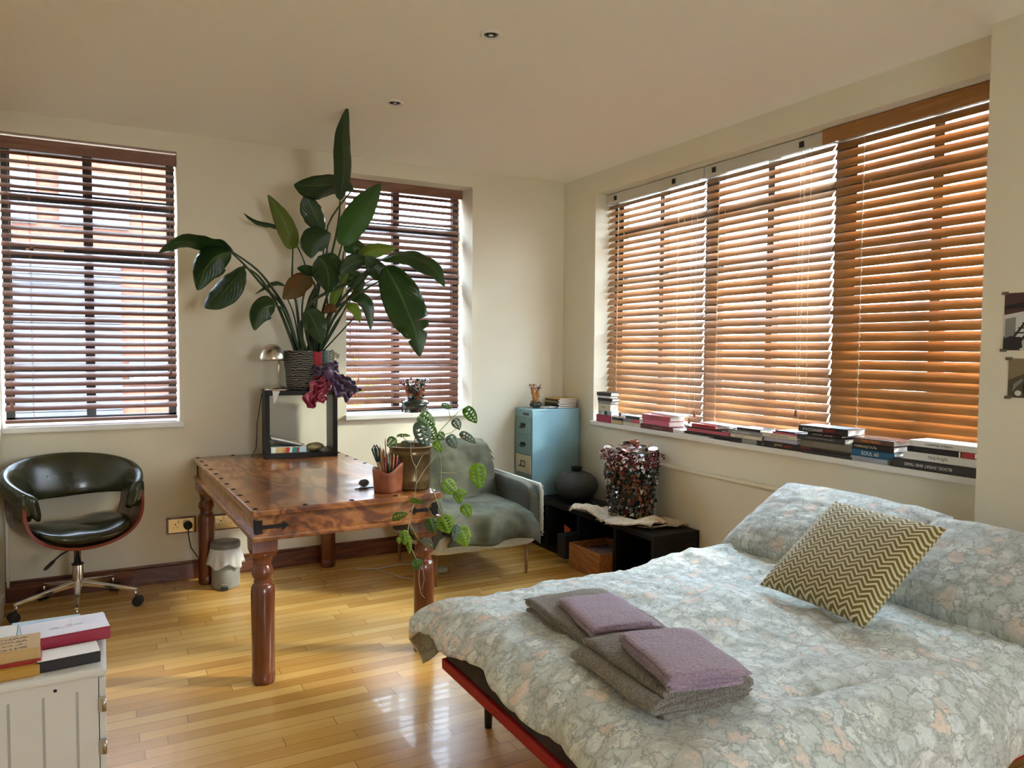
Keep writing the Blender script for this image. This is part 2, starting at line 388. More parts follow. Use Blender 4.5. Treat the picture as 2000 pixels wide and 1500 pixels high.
for yy in (-.56, -1.22, -1.60, -2.28):
    o = obj('blind_bracket', B(.093, .0995, yy-.014, yy+.014, 2.622, 2.654), blackplastic)
    tag(o, {-.56: 'small black clip on the cream blind rail nearest the room corner', -1.22: 'small black clip just left of the joint between the cream rails', -1.60: 'small black clip just right of the joint between the cream rails', -2.28: 'small black clip on the cream rail beside the brown valance'}[yy], 'clip', 'black clips on the blind rails')

# ------------------------------------------------------------------ outside
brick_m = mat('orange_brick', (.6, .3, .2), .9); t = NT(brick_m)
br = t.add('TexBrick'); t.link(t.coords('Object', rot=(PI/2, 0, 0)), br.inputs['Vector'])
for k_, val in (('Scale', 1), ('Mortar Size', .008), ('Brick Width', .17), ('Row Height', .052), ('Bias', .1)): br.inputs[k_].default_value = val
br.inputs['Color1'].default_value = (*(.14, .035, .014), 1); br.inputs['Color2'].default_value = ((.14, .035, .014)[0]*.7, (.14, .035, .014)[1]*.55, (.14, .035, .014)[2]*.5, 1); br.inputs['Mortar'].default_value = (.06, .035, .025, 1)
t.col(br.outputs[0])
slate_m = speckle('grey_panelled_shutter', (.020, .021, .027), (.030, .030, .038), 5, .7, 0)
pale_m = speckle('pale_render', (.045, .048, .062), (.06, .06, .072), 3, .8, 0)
street_m = speckle('light_bounce_paving', (.52, .50, .47), (.60, .58, .54), 4, .9, 0)  # ground colour made pale to bounce daylight up to the ceiling
GZ = -3.2
struct('trim_4', B(-40, 60, -40, 40, GZ-.2, GZ), street_m)
bl = thing('brick_building', 'orange brick building with grey shutters seen through the left window', 'building', (-3.5, 6.5, GZ))
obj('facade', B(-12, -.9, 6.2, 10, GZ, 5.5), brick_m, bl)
mb = MB()
for k in range(26): mb.box(-6.2, -3.06, 6.14-.012*(k % 2), 6.2, .3+k*.088, .38+k*.088)
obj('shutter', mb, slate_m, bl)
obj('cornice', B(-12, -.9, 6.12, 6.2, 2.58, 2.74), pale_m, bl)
mb = MB()
for (a, b) in ((-4.35, -4.0), (-3.75, -2.95)): mb.box(a, b, 6.15, 6.2, 3.05, 3.75)
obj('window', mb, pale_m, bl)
sb = obj('sign_board', B(-2.98, -2.36, 6.12, 6.2, .98, 1.30), slate_m, bl)
lettering('sign_lettering', 'WiWharfMate', paperwhite, sb, (-2.93, 6.118, 1.04), (1, 0, 0), (0, 0, 1), .07, .52) and None
sb.children[0].matrix_parent_inverse = Matrix.Identity(4)
for c_ in sb.children:
    for v in c_.data.vertices: v.co -= Vector((-3.5, 6.5, GZ))
bl2 = thing('pale_building', 'pale rendered building with red window bays seen through the second window', 'building', (1.2, 9.2, GZ))
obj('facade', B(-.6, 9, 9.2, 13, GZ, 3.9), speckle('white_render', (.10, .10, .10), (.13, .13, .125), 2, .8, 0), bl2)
mb = MB()
for k in range(7): mb.box(-.3+k*1.25, .2+k*1.25, 9.14, 9.2, 1.4, 2.35)
obj('window', mb, mat('red_window_panel', (.16, .03, .03), .6), bl2)
mb = MB()
rr = random.Random(5)
for k in range(420):
    a, b2, r = rr.uniform(0, 2*PI), rr.uniform(-1, 1), rr.uniform(.5, 1)
    c_ = Vector((.1+.95*r*math.cos(a)*math.sqrt(1-b2*b2), 7.6+.7*r*math.sin(a)*math.sqrt(1-b2*b2), .7+1.0*r*b2)); s_ = rr.uniform(.06, .13)
    M_ = Matrix.Translation(c_) @ Matrix.Rotation(rr.uniform(0, 6), 4, Vector((rr.random(), rr.random(), rr.random()+.1)))
    mb.poly([M_ @ Vector(p) for p in ((-s_, 0, 0), (0, -s_*.5, 0), (s_, 0, 0), (0, s_*.5, 0))], (0, 0, .004))
tr = thing('street_tree', 'yellow green tree outside the window behind the potted plant', 'tree', (.1, 7.6, GZ))
obj('foliage', mb, mat('yellow_green_leaves', (.18, .20, .04), .6), tr)
mb = MB(); mb.tube([(.1, 7.6, GZ), (.12, 7.6, -1), (.08, 7.6, .6)], [.12, .09, .05], 8); obj('trunk', mb, leg_wood, tr)

# ------------------------------------------------------------------ ceiling spots
for i, (x, y) in enumerate(((-1.839, -2.303), (-1.89, -1.247))):
    t_ = thing('ceiling_spotlight', ('recessed ceiling spotlight nearer the middle of the room, ring slightly proud', 'recessed ceiling spotlight beside the tip of the tall plant')[i], 'light', (x, y, HC), group='recessed ceiling spotlights')
    mb = MB(); mb.lathe([(.030, .03), (.030, -.003), (.034, -.006), (.042, -.007), (.047, -.004), (.048, 0)], (x, y, HC), 36); obj('trim_ring', mb, white_m, t_)
    mb = MB(); mb.lathe([(.0001, .0), (.020, -.001), (.022, -.006), (.0295, -.005), (.0295, .0)], (x, y, HC+.002), 28); obj('baffle', mb, blackplastic, t_)
    mb = MB(); mb.lathe([(.0001, -.006), (.009, -.0065), (.014, -.004)], (x, y, HC), 20); obj('lamp', mb, steel, t_)
# ------------------------------------------------------------------ wooden desk
TZ = .795
desk = thing('desk', 'brown sheesham wood table with turned legs, iron studs and dark corner straps', 'table', (-2.335, -.95, 0), math.radians(1.6))
def rbox(mb, x0, x1, y0, y1, z0, z1): mb.box(x0, x1, y0, y1, z0, z1)
W2, L2 = .452, .905
mb = MB(); rbox(mb, -W2, W2, -L2, L2, TZ-.032, TZ); obj('table_top', mb, desk_wood, desk, bevel=.008, seg=3, world=False)
mb = MB()
for s_ in (-1, 1):
    rbox(mb, s_*(W2-.035)-.014, s_*(W2-.035)+.014, -L2+.03, L2-.03, .675, TZ-.032)
    rbox(mb, -W2+.03, W2-.03, s_*(L2-.035)-.014, s_*(L2-.035)+.014, .675, TZ-.032)
obj('apron', mb, desk_wood, desk, world=False)
mb = MB()
for s_ in (-1, 1):
    rbox(mb, s_*(W2-.018)-.018, s_*(W2-.018)+.018, -L2, L2, .654, .680)
    rbox(mb, -W2, W2, s_*(L2-.018)-.018, s_*(L2-.018)+.018, .6545, .6795)
obj('apron_moulding', mb, desk_wood, desk, bevel=.008, seg=3, world=False)
legp = [(.049, 0), (.051, .012), (.051, .045), (.0485, .05), (.050, .056), (.051, .30), (.052, .40), (.049, .435), (.040, .448), (.034, .452), (.040, .460), (.034, .466), (.043, .478), (.0475, .495), (.045, .515), (.036, .532), (.034, .536), (.040, .541), (.036, .547), (.046, .575), (.052, .59)]
for sx in (-1, 1):
    for sy in (-1, 1):
        mb = MB(); c = (sx*(W2-.062), sy*(L2-.085))
        mb.lathe(legp, (*c, 0), 32)
        mb.rings([[(c[0]+a*k, c[1]+b*k, z) for a, b in ((-1, -1), (1, -1), (1, 1), (-1, 1))] for k, z in ((.046, .575), (.054, .60), (.055, .655))], smooth=False)
        obj('leg', mb, leg_wood, desk, world=False)
for sx in (-1, 1):
    for sy in (-1, 1):
        mb = MB(); x, y = sx*W2, sy*L2
        ax = sx*(W2-.021); ay = sy*(L2-.021)
        mb.box(*sorted((ax-sx*.028, ax)), *sorted((ay, ay+sy*.0035)), .685, .745)
        mb.box(*sorted((ax-sx*.12, ax-sx*.02)), *sorted((ay, ay+sy*.003)), .705, .722)
        mb.poly([(ax-sx*.115, ay, .694), (ax-sx*.115, ay, .733), (ax-sx*.145, ay, .7135)], (0, sy*.003, 0))
        mb.box(*sorted((ax, ax+sx*.0035)), *sorted((ay-sy*.03, ay+sy*.0035)), .685, .745)
        obj('corner_strap', mb, iron, desk, world=False)
        mb = MB(); mb.lathe([(.0001, 0), (.012, 0), (.011, .003), (.0001, .0045)], (sx*(W2-.022), sy*(L2-.03), TZ-.0005), 12)
studs = [(-W2+.022, -L2+.03+k*(2*L2-.06)/10) for k in range(11)] + [(W2-.022, -L2+.03+k*(2*L2-.06)/10) for k in range(11)] + [(-W2+.022+k*(2*W2-.044)/4, s_*(L2-.022)) for k in (1, 2, 3) for s_ in (-1, 1)]
for x, y in studs:
    mb = MB(); mb.lathe([(.0130, 0), (.0125, .002), (.007, .0045), (.0001, .0055)], (x, y, TZ-.0005), 12); obj('stud', mb, iron, desk, world=False)

# ------------------------------------------------------------------ black shelf cube on the desk
cz = TZ+.001
cube = thing('shelf_cube', 'open black cube shelf standing on the far end of the table', 'shelf', (-2.18, -.22, cz), math.radians(-7))
mb = MB(); S, D_, th = .225, .15, .030
for a in ((-S, S, -D_, D_, 0, th), (-S, S, -D_, D_, .43-th, .43), (-S, -S+th, -D_, D_, th, .43-th), (S-th, S, -D_, D_, th, .43-th)): mb.box(*a)
obj('frame', mb, blackwood, cube, world=False, bevel=.0015)
CT = cz+.43
def CL(x, y, z=0): return Matrix.Translation((-2.18, -.22, cz)) @ Matrix.Rotation(math.radians(-7), 4, 'Z') @ Vector((x, y, z))

# ------------------------------------------------------------------ books
def ink(name, c, rough=.5): return mat(name, c, rough)
INK = {k: ink(k+'_book_cover', c, r) for k, c, r in (
 ('black', (.018, .016, .018), .35), ('charcoal', (.035, .034, .033), .45), ('grey', (.25, .25, .25), .5), ('silver', (.38, .42, .47), .4), ('cream', (.66, .60, .46), .5),
 ('white', (.76, .75, .72), .4), ('red', (.42, .03, .035), .4), ('crimson', (.38, .03, .07), .4), ('pink', (.62, .13, .21), .4), ('rose', (.50, .10, .13), .45), ('maroon', (.13, .025, .025), .4),
 ('blue', (.015, .11, .21), .35), ('tan', (.52, .40, .20), .5), ('kraft', (.62, .42, .18), .6), ('brown', (.10, .055, .035), .5), ('olive', (.16, .14, .09), .5), ('lilac', (.45, .42, .50), .5), ('ochre', (.55, .30, .05), .5), ('lightblue', (.45, .62, .74), .5), ('green', (.03, .22, .18), .5))}
gold = mat('gold_lettering', (.75, .52, .2), .4); redink = mat('red_lettering', (.5, .02, .03), .5); greyink = mat('grey_lettering', (.3, .3, .3), .5); blackink = mat('black_lettering', (.02, .02, .02), .6); orangeink = mat('orange_lettering', (.8, .3, .06), .5)
def book(label, c, L, W, Th, loc, rz, cover, text=None, tm=None, group=None, flip=False, back=None, th_=None, tw=.6, tx=.15, bands=None, soft=False):
    """lies flat; local -x is the spine side, y runs along the spine"""
    r = thing('book', label, 'book', loc, rz, group)
    ct = .0022 if soft else .003
    mb = MB(); mb.box(0, W, -L/2, L/2, 0, ct); mb.box(0, W, -L/2, L/2, Th-ct, Th); mb.box(0, ct*1.3, -L/2, L/2, ct, Th-ct)
    obj('cover', mb, INK[cover], r, world=False, bevel=.0008 if soft else .0012, seg=1)
    mb = MB(); i_ = .001 if soft else .004
    mb.box(ct, W-i_, -L/2+i_, L/2-i_, ct, Th-ct); obj('pages', mb, paper, r, world=False)
    for (b0, b1, bm_) in bands or ():
        obj('spine_band', B(-.0006, .0006, -L/2+L*b0, -L/2+L*b1, .0004, Th-.0004), INK[bm_], r, world=False)
    if text:
        h = (th_ or .5)*Th; y0 = L/2-L*tx
        if flip: lettering('spine_lettering', text, tm, r, (-.0008, y0-L*tw, Th/2+h/2), (0, 1, 0), (0, 0, -1), h, L*tw)
        else: lettering('spine_lettering', text, tm, r, (-.0008, y0, Th/2-h/2), (0, -1, 0), (0, 0, 1), h, L*tw)
    return r
SZ = .9575
def stack(y0, y1, items, x=.012, group='books along the window sill'):
    """items bottom to top: (thickness, cover, label, options)"""
    z = SZ
    for k, (th, cov, lab, op) in enumerate(items):
        a, b = op.get('y', (y0, y1)); L = a-b; dx = op.get('dx', 0)
        kw = {q: v for q, v in op.items() if q not in ('y', 'dx', 'W', 'rz')}
        xb = max(-.034, x-.038+dx); sy = -.036*(1.45-.26*abs(a+b)/2)
        book(lab, None, L, min(op.get('W', .2), .104-xb), th, (xb, (a+b)/2+sy, z), math.radians(op.get('rz', 0)), cov, group=group, **kw)
        z += th+.0006
stack(-.475, -.665, [
 (.055, 'crimson', 'thick crimson book at the bottom of the tall stack beside the window jamb', dict(W=.07, dx=0)),
 (.030, 'silver', 'book with a grey and silver patterned spine on the thick crimson book', dict(W=.075, y=(-.50, -.665), bands=((.3, .5, 'charcoal'), (.6, .7, 'white')))),
 (.052, 'cream', 'thick cream book with small dark title in the tall jamb stack', dict(W=.075, y=(-.50, -.655), text='ORIGIN', tm=blackink, th_=.22, tw=.35, tx=.25)),
 (.020, 'grey', 'grey book just above the thick cream one in the tall jamb stack', dict(W=.075, y=(-.495, -.66))),
 (.022, 'black', 'black book second from the top of the tall jamb stack', dict(W=.075, y=(-.49, -.675))),
 (.014, 'white', 'thin pale book under the top black one of the tall jamb stack', dict(W=.07, y=(-.485, -.655))),
 (.028, 'charcoal', 'dark grey book topping the tall stack beside the window jamb', dict(W=.075, y=(-.478, -.66)))])
stack(-.68, -.80, [
 (.028, 'tan', 'tan book low on the sill just right of the thick crimson book', dict(W=.13)),
 (.022, 'black', 'black book lying on the tan book beside the jamb stack', dict(W=.12, y=(-.675, -.81)))])
stack(-.815, -1.0, [
 (.026, 'cream', 'cream paperback at the bottom of the low stack left of the pink books', dict(W=.15, text='collected works', tm=greyink, th_=.3)),
 (.026, 'grey', 'grey book with a pinkish spine panel in the low stack left of the pink books', dict(W=.15, bands=((.0, .5, 'rose'),))),
 (.020, 'charcoal', 'charcoal book topping the low stack left of the pink books', dict(W=.14, y=(-.84, -1.0)))])
stack(-1.03, -1.325, [
 (.032, 'maroon', 'dark maroon book beneath the pink book on the sill', dict(W=.17, y=(-1.015, -1.355), text='MEMOIRS', tm=greyink, th_=.3, tw=.3, tx=.4)),
 (.034, 'pink', 'bright pink book between the maroon and the rose book', dict(W=.2, rz=-3)),
 (.033, 'rose', 'dusky rose book on top of the bright pink book', dict(W=.2, text='PORTRAITS', tm=INK['maroon'], th_=.45, tw=.35, tx=.3)),
 (.012, 'white', 'white magazine spread over the top of the rose book', dict(W=.21, y=(-1.06, -1.40), dx=.03, rz=-8, soft=True))])
obj_ = None
stack(-1.36, -1.455, [(.022, 'white', 'small white booklet filling the gap right of the maroon book', dict(W=.13, soft=True))])
stack(-1.47, -1.86, [
 (.008, 'white', 'flat white folder under the black book in the magazine pile', dict(W=.2, y=(-1.42, -1.70), soft=True, dx=-.01)),
 (.018, 'black', 'long black book at the base of the pile left of the grey volumes', dict(W=.2)),
 (.020, 'rose', 'dark rose book with red edge in the pile left of the grey volumes', dict(W=.19, y=(-1.49, -1.86))),
 (.009, 'black', 'thin black folder under the small red book', dict(W=.2, y=(-1.475, -1.80), soft=True)),
 (.022, 'red', 'small red book topping the pile left of the grey volumes', dict(W=.15, y=(-1.535, -1.75), text='NOTES ON FORM', tm=INK['maroon'], th_=.4)),
 (.006, 'white', 'open white sheets lying over the small red book', dict(W=.17, y=(-1.55, -1.90), dx=.03, rz=-7, soft=True))], x=.012)
stack(-1.865, -2.10, [
 (.028, 'black', 'black book with silver line at the base of the grey pile', dict(W=.2, y=(-1.87, -2.125), bands=((.15, .6, 'grey'),))),
 (.020, 'cream', 'cream book beneath the grey volume in the middle of the sill', dict(W=.19, y=(-1.88, -2.12), text='small stories', tm=blackink, th_=.4, tw=.3)),
 (.026, 'grey', 'grey volume with pale title under the thin black book', dict(W=.19, y=(-1.86, -2.125), text='PHOTOGRAPHS', tm=paperwhite, th_=.45, tw=.5)),
 (.015, 'black', 'thin black book topping the grey pile in the middle of the sill', dict(W=.18, y=(-1.93, -2.11)))])
stack(-2.13, -2.38, [
 (.034, 'black', 'black book with gold and red lettering at the foot of the cream pile', dict(W=.2, y=(-2.135, -2.40), text='JAWS', tm=gold, th_=.5, tw=.22, tx=.3)),
 (.022, 'lilac', 'lilac grey book on the black book with gold and red lettering', dict(W=.19, y=(-2.14, -2.37))),
 (.024, 'cream', 'cream book with small black title under the thin pink book', dict(W=.19, y=(-2.13, -2.37), text='Modern Short Stories', tm=blackink, th_=.35, tw=.5, tx=.25)),
 (.010, 'pink', 'thin pink book under the thin black cover beside the Russian book stack', dict(W=.18, y=(-2.2, -2.36))),
 (.008, 'black', 'thin black cover topping the cream pile beside the Russian book stack', dict(W=.17, y=(-2.22, -2.355), soft=True))], x=.014)
stack(-2.40, -2.70, [
 (.018, 'charcoal', 'dark grey book lowest under the Russian titled book', dict(W=.22, y=(-2.41, -2.725))),
 (.013, 'maroon', 'thin black and red book second from the bottom under the Russian titled book', dict(W=.22, y=(-2.40, -2.715), bands=((0, .75, 'black'),))),
 (.038, 'olive', 'thick brown grey volume with pale two line title under the Russian titled book', dict(W=.2, y=(-2.405, -2.71), text='COLLECTED MODERN\nDRAWINGS', tm=greyink, th_=.5, tw=.45, tx=.28)),
 (.027, 'charcoal', 'black wide book with faint grey title below the thin black one', dict(W=.22, y=(-2.38, -2.68), text='CONTEMPORARY', tm=greyink, th_=.35, tw=.6, tx=.2)),
 (.014, 'black', 'thin black book directly under the Russian titled book', dict(W=.2, y=(-2.45, -2.66), text='ARCHIVE  NOTES', tm=paperwhite, th_=.35, tw=.6)),
 (.034, 'black', 'black book with white and red Russian title topping the tallest right stack', dict(W=.21, y=(-2.39, -2.695), text='РУССКИЙ', tm=paperwhite, th_=.5, tw=.4, tx=.1))], x=.0)
for o in [o for o in COL.objects if o.name.startswith('book') and o.get('label', '').startswith('black book with white and red Russian')]:
    lettering('spine_lettering', 'СТРИТ', redink, o, (-.0008, -.0, .0085), (0, -1, 0), (0, 0, 1), .017, .08)
    obj('picture', B(.012, .13, -.12, .11, .034, .0345), speckle('pale_blue_jacket_art', (.75, .78, .80), (.45, .60, .72), 6, .3, 0), o, world=False)
for o in [o for o in COL.objects if o.name.startswith('book') and 'gold and red lettering at the foot' in o.get('label', '')]:
    lettering('spine_lettering', 'SAINT', redink, o, (-.0008, -.02, .0085), (0, -1, 0), (0, 0, 1), .015, .055)
stack(-2.72, -2.95, [
 (.024, 'silver', 'silver blue book at the base of the stack with the blue SOUL book', dict(W=.2, y=(-2.715, -2.915), text='THE ILLUSTRATED', tm=greyink, th_=.4, tw=.6)),
 (.036, 'blue', 'deep blue book with large white SOUL lettering', dict(W=.2, y=(-2.72, -2.955), text='SOUL 60', tm=paperwhite, th_=.5, tw=.4, tx=.25)),
 (.028, 'black', 'black book with pale Cyrillic title above the blue one', dict(W=.2, y=(-2.725, -2.95), text='РИФЕНШТАЛЬ', tm=INK['cream'], th_=.5, tw=.55, tx=.06)),
 (.026, 'brown', 'dark brown book with glowing orange title and glossy jacket', dict(W=.21, y=(-2.73, -2.95), dx=.0, text='TWIN PEAKS', tm=orangeink, th_=.5, tw=.5, tx=.18))], x=.0)
stack(-2.95, -3.33, [
 (.044, 'charcoal', 'big charcoal book with upside down BLOOD SWEAT AND TEARS title nearest the pier', dict(W=.26, y=(-2.945, -3.345), text='BLOOD, SWEAT AND TEARS', tm=paperwhite, th_=.36, tw=.56, tx=.16, flip=True)),
 (.036, 'white', 'cream white book with a thin black serif title on the big charcoal book', dict(W=.25, y=(-3.0, -3.345), text='Nick Knight', tm=blackink, th_=.5, tw=.26, tx=.36)),
 (.026, 'black', 'black book with a red spine end beneath the pale book beside the pier', dict(W=.24, y=(-3.02, -3.33), bands=((.0, .18, 'red'), (.2, .22, 'white')))),
 (.028, 'white', 'pale book with dark script title and blue jacket on top beside the pier', dict(W=.24, y=(-3.03, -3.345), text='cutting edges', tm=blackink, th_=.5, tw=.4, tx=.25))], x=.0)
# drop shadows come from light; a loose jacket on the brown book
tag(obj('book_jacket', B(-.01, .10, -3.0, -2.76, .9575+.1170, .9575+.1185), mat('glossy_pink_jacket', (.55, .30, .24), .15, coat=.6)), 'glossy pinkish loose cover lying on the dark brown book', 'book cover')

# inside the cube on the desk
p = CL(-.19+.13, -.05, th+.001)
bk = thing('book', 'book with a colourful red, yellow and teal spine inside the black cube', 'book', CL(-.07, -.118, th+.001), math.radians(-7))
obj('cover', B(-.118, .10, 0, .19, 0, .036), INK['white'], bk, world=False)
for k, (a, b, c_) in enumerate(((-.117, -.09, 'white'), (-.09, -.05, 'kraft'), (-.05, -.03, 'ochre'), (-.03, -.005, 'red'), (-.005, .01, 'white'), (.01, .04, 'green'), (.04, .055, 'crimson'), (.055, .099, 'lightblue'))):
    mb = MB(); mb.poly([(a, -.0012, .002), (b, -.0012, .001), (b+.004, -.0012, .034), (a+.006, -.0012, .035)] if b < .09 else [(a, -.0012, .002), (b, -.0012, .001), (b, -.0012, .034), (a+.006, -.0012, .035)], (0, .0012, 0))
    obj('spine_panel', mb, INK[c_], bk, world=False)
rt = Matrix.Translation(CL(-.07, .0, th+.037)) @ Matrix.Rotation(math.radians(-7), 4, 'Z') @ Matrix.Rotation(math.radians(15), 4, 'Y')
bk = thing('book', 'thin black hardback leaning tilted inside the black cube shelf', 'book', CL(-.10, .0, th+.07), math.radians(-7))
mb = MB(); M_ = Matrix.Rotation(math.radians(14), 4, 'Y')
mb.box(-.088, .11, -.10, .10, -.010, .000, M=M_); obj('cover', mb, INK['black'], bk, world=False)
mb = MB(); mb.box(-.086, .105, -.098, .098, .0002, .004, M=M_); obj('pages', mb, paper, bk, world=False)
bag = thing('pouch', 'crumpled beige patterned pouch inside the black cube shelf', 'pouch', CL(.09, -.06, th))
mb = MB(); mb.grid(lambda u, v: CL(.09, -.06, th)+Vector(((.055+.01*N(u*5, v*5))*math.cos(2*PI*u)*math.sin(PI*v)**.7, .05*math.sin(2*PI*u)*math.sin(PI*v)**.7, .027-.026*math.cos(PI*v)+.006*N(u*6, v*4, 3))), 20, 12)
obj('body', mb, speckle('beige_patterned_cloth', (.50, .43, .24), (.25, .22, .12), 90, .8, .2), bag)
mb = MB(); mb.tube([CL(.14, -.11, th+.003), CL(.165, -.12, th+.006), CL(.18, -.10, th+.008), CL(.165, -.07, th+.006), CL(.145, -.08, th+.004)], .0022, 6)
tag(obj('cable_loop', mb, mat('grey_cable', (.4, .4, .42), .5)), 'small loop of grey cable at the right inside the black cube', 'cable')

# ------------------------------------------------------------------ desk lamp
lp = CL(-.142, -.085, 0); lp = Vector((lp.x, lp.y, CT+.001))
lamp = thing('table_lamp', 'small brushed metal mushroom lamp with a domed half shade', 'lamp', lp)
mb = MB(); mb.lathe([(.0001, 0), (.080, 0), (.082, .004), (.080, .009), (.050, .020), (.022, .032), (.008, .038), (.0001, .038)], lp, 40); obj('base', mb, steel, lamp)
mb = MB(); mb.tube([lp+Vector((.008, 0, .03)), lp+Vector((.008, 0, .245))], .0065, 12); obj('stem', mb, steel, lamp)
sc_ = lp+Vector((-.032, 0, .190)); mb = MB()
mb.lathe([(.083*math.cos(a), .105*math.sin(a)) for a in [k*PI/2/12 for k in range(12)]]+[(.0002, .105)], sc_, 36); mb.open = 1
o = obj('lamp_shade', mb, steel, lamp, solid=.0025)
mb = MB(); mb.sphere(sc_+Vector((0, 0, .03)), .022, .022, .03); obj('bulb', mb, paperwhite, lamp)
mb = MB(); q0 = lp+Vector((-.035, -.06, 0)); mb.poly([CL(-.165, -.1525, .35-.003), CL(-.133, -.1525, .428), CL(-.178, -.1525, .432), CL(-.172, -.1525, .35)], (0, -.001, 0))
tag(obj('paper_tag', mb, paperwhite), 'white paper tag hanging on the cube front below the lamp', 'tag')
mb = MB(); mb.tube([CL(-.20, .07, .4305), CL(-.232, .03, .4), CL(-.262, .0, .22), CL(-.272, -.03, .06), CL(-.30, -.06, .004)], .0028, 6)
tag(obj('lamp_cord', mb, blackplastic), 'thin black lamp cord trailing down the left of the cube shelf', 'cord')

# ------------------------------------------------------------------ pot of the tall plant + knotted scarf
pc = CL(.055, .0, 0); pc = Vector((pc.x, pc.y, CT+.001))
pot = thing('plant_pot', 'plant pot wrapped in zebra striped cloth with a red band', 'pot', pc)
zeb = mat('zebra_cloth', (.3, .29, .26), .85); t = NT(zeb); v = t.coords('Object', scale=(1, 1, 1))
wv = t.add('TexWave', wave_type='BANDS', bands_direction='Z'); wv.inputs['Scale'].default_value = 22; wv.inputs['Distortion'].default_value = 7; wv.inputs['Detail'].default_value = 1.5; wv.inputs['Detail Scale'].default_value = 1.2
t.link(v, wv.inputs[0]); t.col(t.ramp(wv.outputs[0], [(.42, (.012, .012, .012)), (.58, (.20, .19, .155))]))
def potf(u, v):
    a = 2*PI*u; r = .128+.028*v+.004*N(math.cos(a)*3, math.sin(a)*3, v*4)
    return pc+Vector((r*math.cos(a), r*math.sin(a)*.9, .002+.25*v+.012*N(math.cos(a)*2, math.sin(a)*2)*v))
mb = MB(); mb.grid(potf, 48, 10); mb.open = 1; obj('cloth_wrap', mb, zeb, pot, solid=.004)
mb = MB(); mb.lathe([(.0001, .001), (.11, .001), (.122, .05), (.135, .2), (.133, .205), (.0001, .208)], pc, 32); obj('soil', mb, speckle('potting_soil', (.05, .03, .02), (.02, .013, .01), 60, .95, .5), pot)
redc = mat('red_cloth', (.32, .015, .02), .8)
mb = MB(); mb.grid(lambda u, v: potf(.755+.06*u+.006*math.sin(v*4), .3+v*.7)+Vector((0, -.004, 0)), 5, 8); mb.open = 1; obj('red_band', mb, redc, pot, solid=.003)
gry = mat('grey_green_cloth', (.1, .13, .11), .85)
mb = MB(); mb.grid(lambda u, v: potf(.83+.05*u, .25+v*.75)+Vector((.002, -.005, 0)), 5, 8); mb.open = 1; obj('dark_band', mb, gry, pot, solid=.003)
purp = speckle('purple_satin', (.035, .012, .045), (.13, .06, .15), 18, .38, .3, .01, sheen=.3); pinkc = speckle('pink_red_satin', (.26, .012, .035), (.45, .10, .15), 25, .4, .3, .01)
scarf = thing('scarf', 'purple and red satin scarf knotted around the wrapped pot, ends hanging over the cube', 'scarf', pc+Vector((.08, -.16, .1)))
def ribbon(name, path, width, m_, twist=2, seed=0, n=22):
    P_ = [Vector(p) for p in path]
    def at(u):
        k = u*(len(P_)-1); i = min(int(k), len(P_)-2); f = k-i
        a, b, c_, d = P_[max(i-1, 0)], P_[i], P_[i+1], P_[min(i+2, len(P_)-1)]
        return .5*((2*b)+(c_-a)*f+(2*a-5*b+4*c_-d)*f*f+(3*b-a-3*c_+d)*f**3)
    def fn(u, v):
        p = at(u); t_ = (at(min(u+.01, 1))-at(max(u-.01, 0))).normalized(); s_ = t_.cross(Vector((0, -1, .1))).normalized(); nn = s_.cross(t_)
        w_ = (width(u) if callable(width) else width)
        return p+s_*(v-.5)*w_+nn*(math.sin(v*twist*2*PI+seed+u*5)*.014+.030*N(u*6+seed, v*5)+.02*N(u*13+seed, v*9, 3))+s_*.03*N(u*7+seed, v*2, 7)
    mb = MB(); mb.grid(fn, 34, 22); mb.open = 1; return obj(name, mb, m_, scarf, solid=.003)
K = pc+Vector((.09, -.150, .115))
ribbon('scarf_wrap', [K+Vector((.07, .05, .03)), K+Vector((.03, .0, .035)), K+Vector((-.05, -.01, .01)), K+Vector((-.10, .01, .0))], .055, purp, 2, 0)
mb = MB(); mb.grid(lambda u, v: K+Vector(((.036+.008*math.sin(7*u*2*PI))*math.sin(PI*v)*math.cos(2*PI*u), .024*math.sin(PI*v)*math.sin(2*PI*u)-.012, -.040*math.cos(PI*v)+.006*math.sin(u*20))), 28, 12); obj('knot', mb, purp, scarf)
ribbon('scarf_end', [K+Vector((.01, -.01, -.01)), K+Vector((.05, -.025, -.055)), K+Vector((.095, -.045, -.105)), K+Vector((.15, -.06, -.145))], lambda u: .045+.085*math.sin(PI*min(u*.8, 1)), purp, 3, 1)
ribbon('scarf_end', [K+Vector((.05, .02, -.03)), K+Vector((.10, .0, -.05)), K+Vector((.14, -.03, -.09)), K+Vector((.165, -.05, -.14))], lambda u: .03+.06*u, speckle('grey_lilac_satin', (.10, .09, .11), (.2, .17, .2), 20, .5, .2), 2, 4)
ribbon('scarf_end', [K+Vector((-.01, -.005, -.03)), K+Vector((-.03, -.022, -.08)), K+Vector((-.075, -.035, -.10)), K+Vector((-.115, -.04, -.16)), K+Vector((-.12, -.035, -.225))], lambda u: .03+.06*math.sin(PI*u)**.5, pinkc, 3, 2)
ribbon('scarf_end', [K+Vector((-.02, -.02, -.05)), K+Vector((-.02, -.025, -.09)), K+Vector((-.045, -.04, -.14)), K+Vector((-.06, -.042, -.19))], lambda u: .03+.035*u, pinkc, 2, 5)

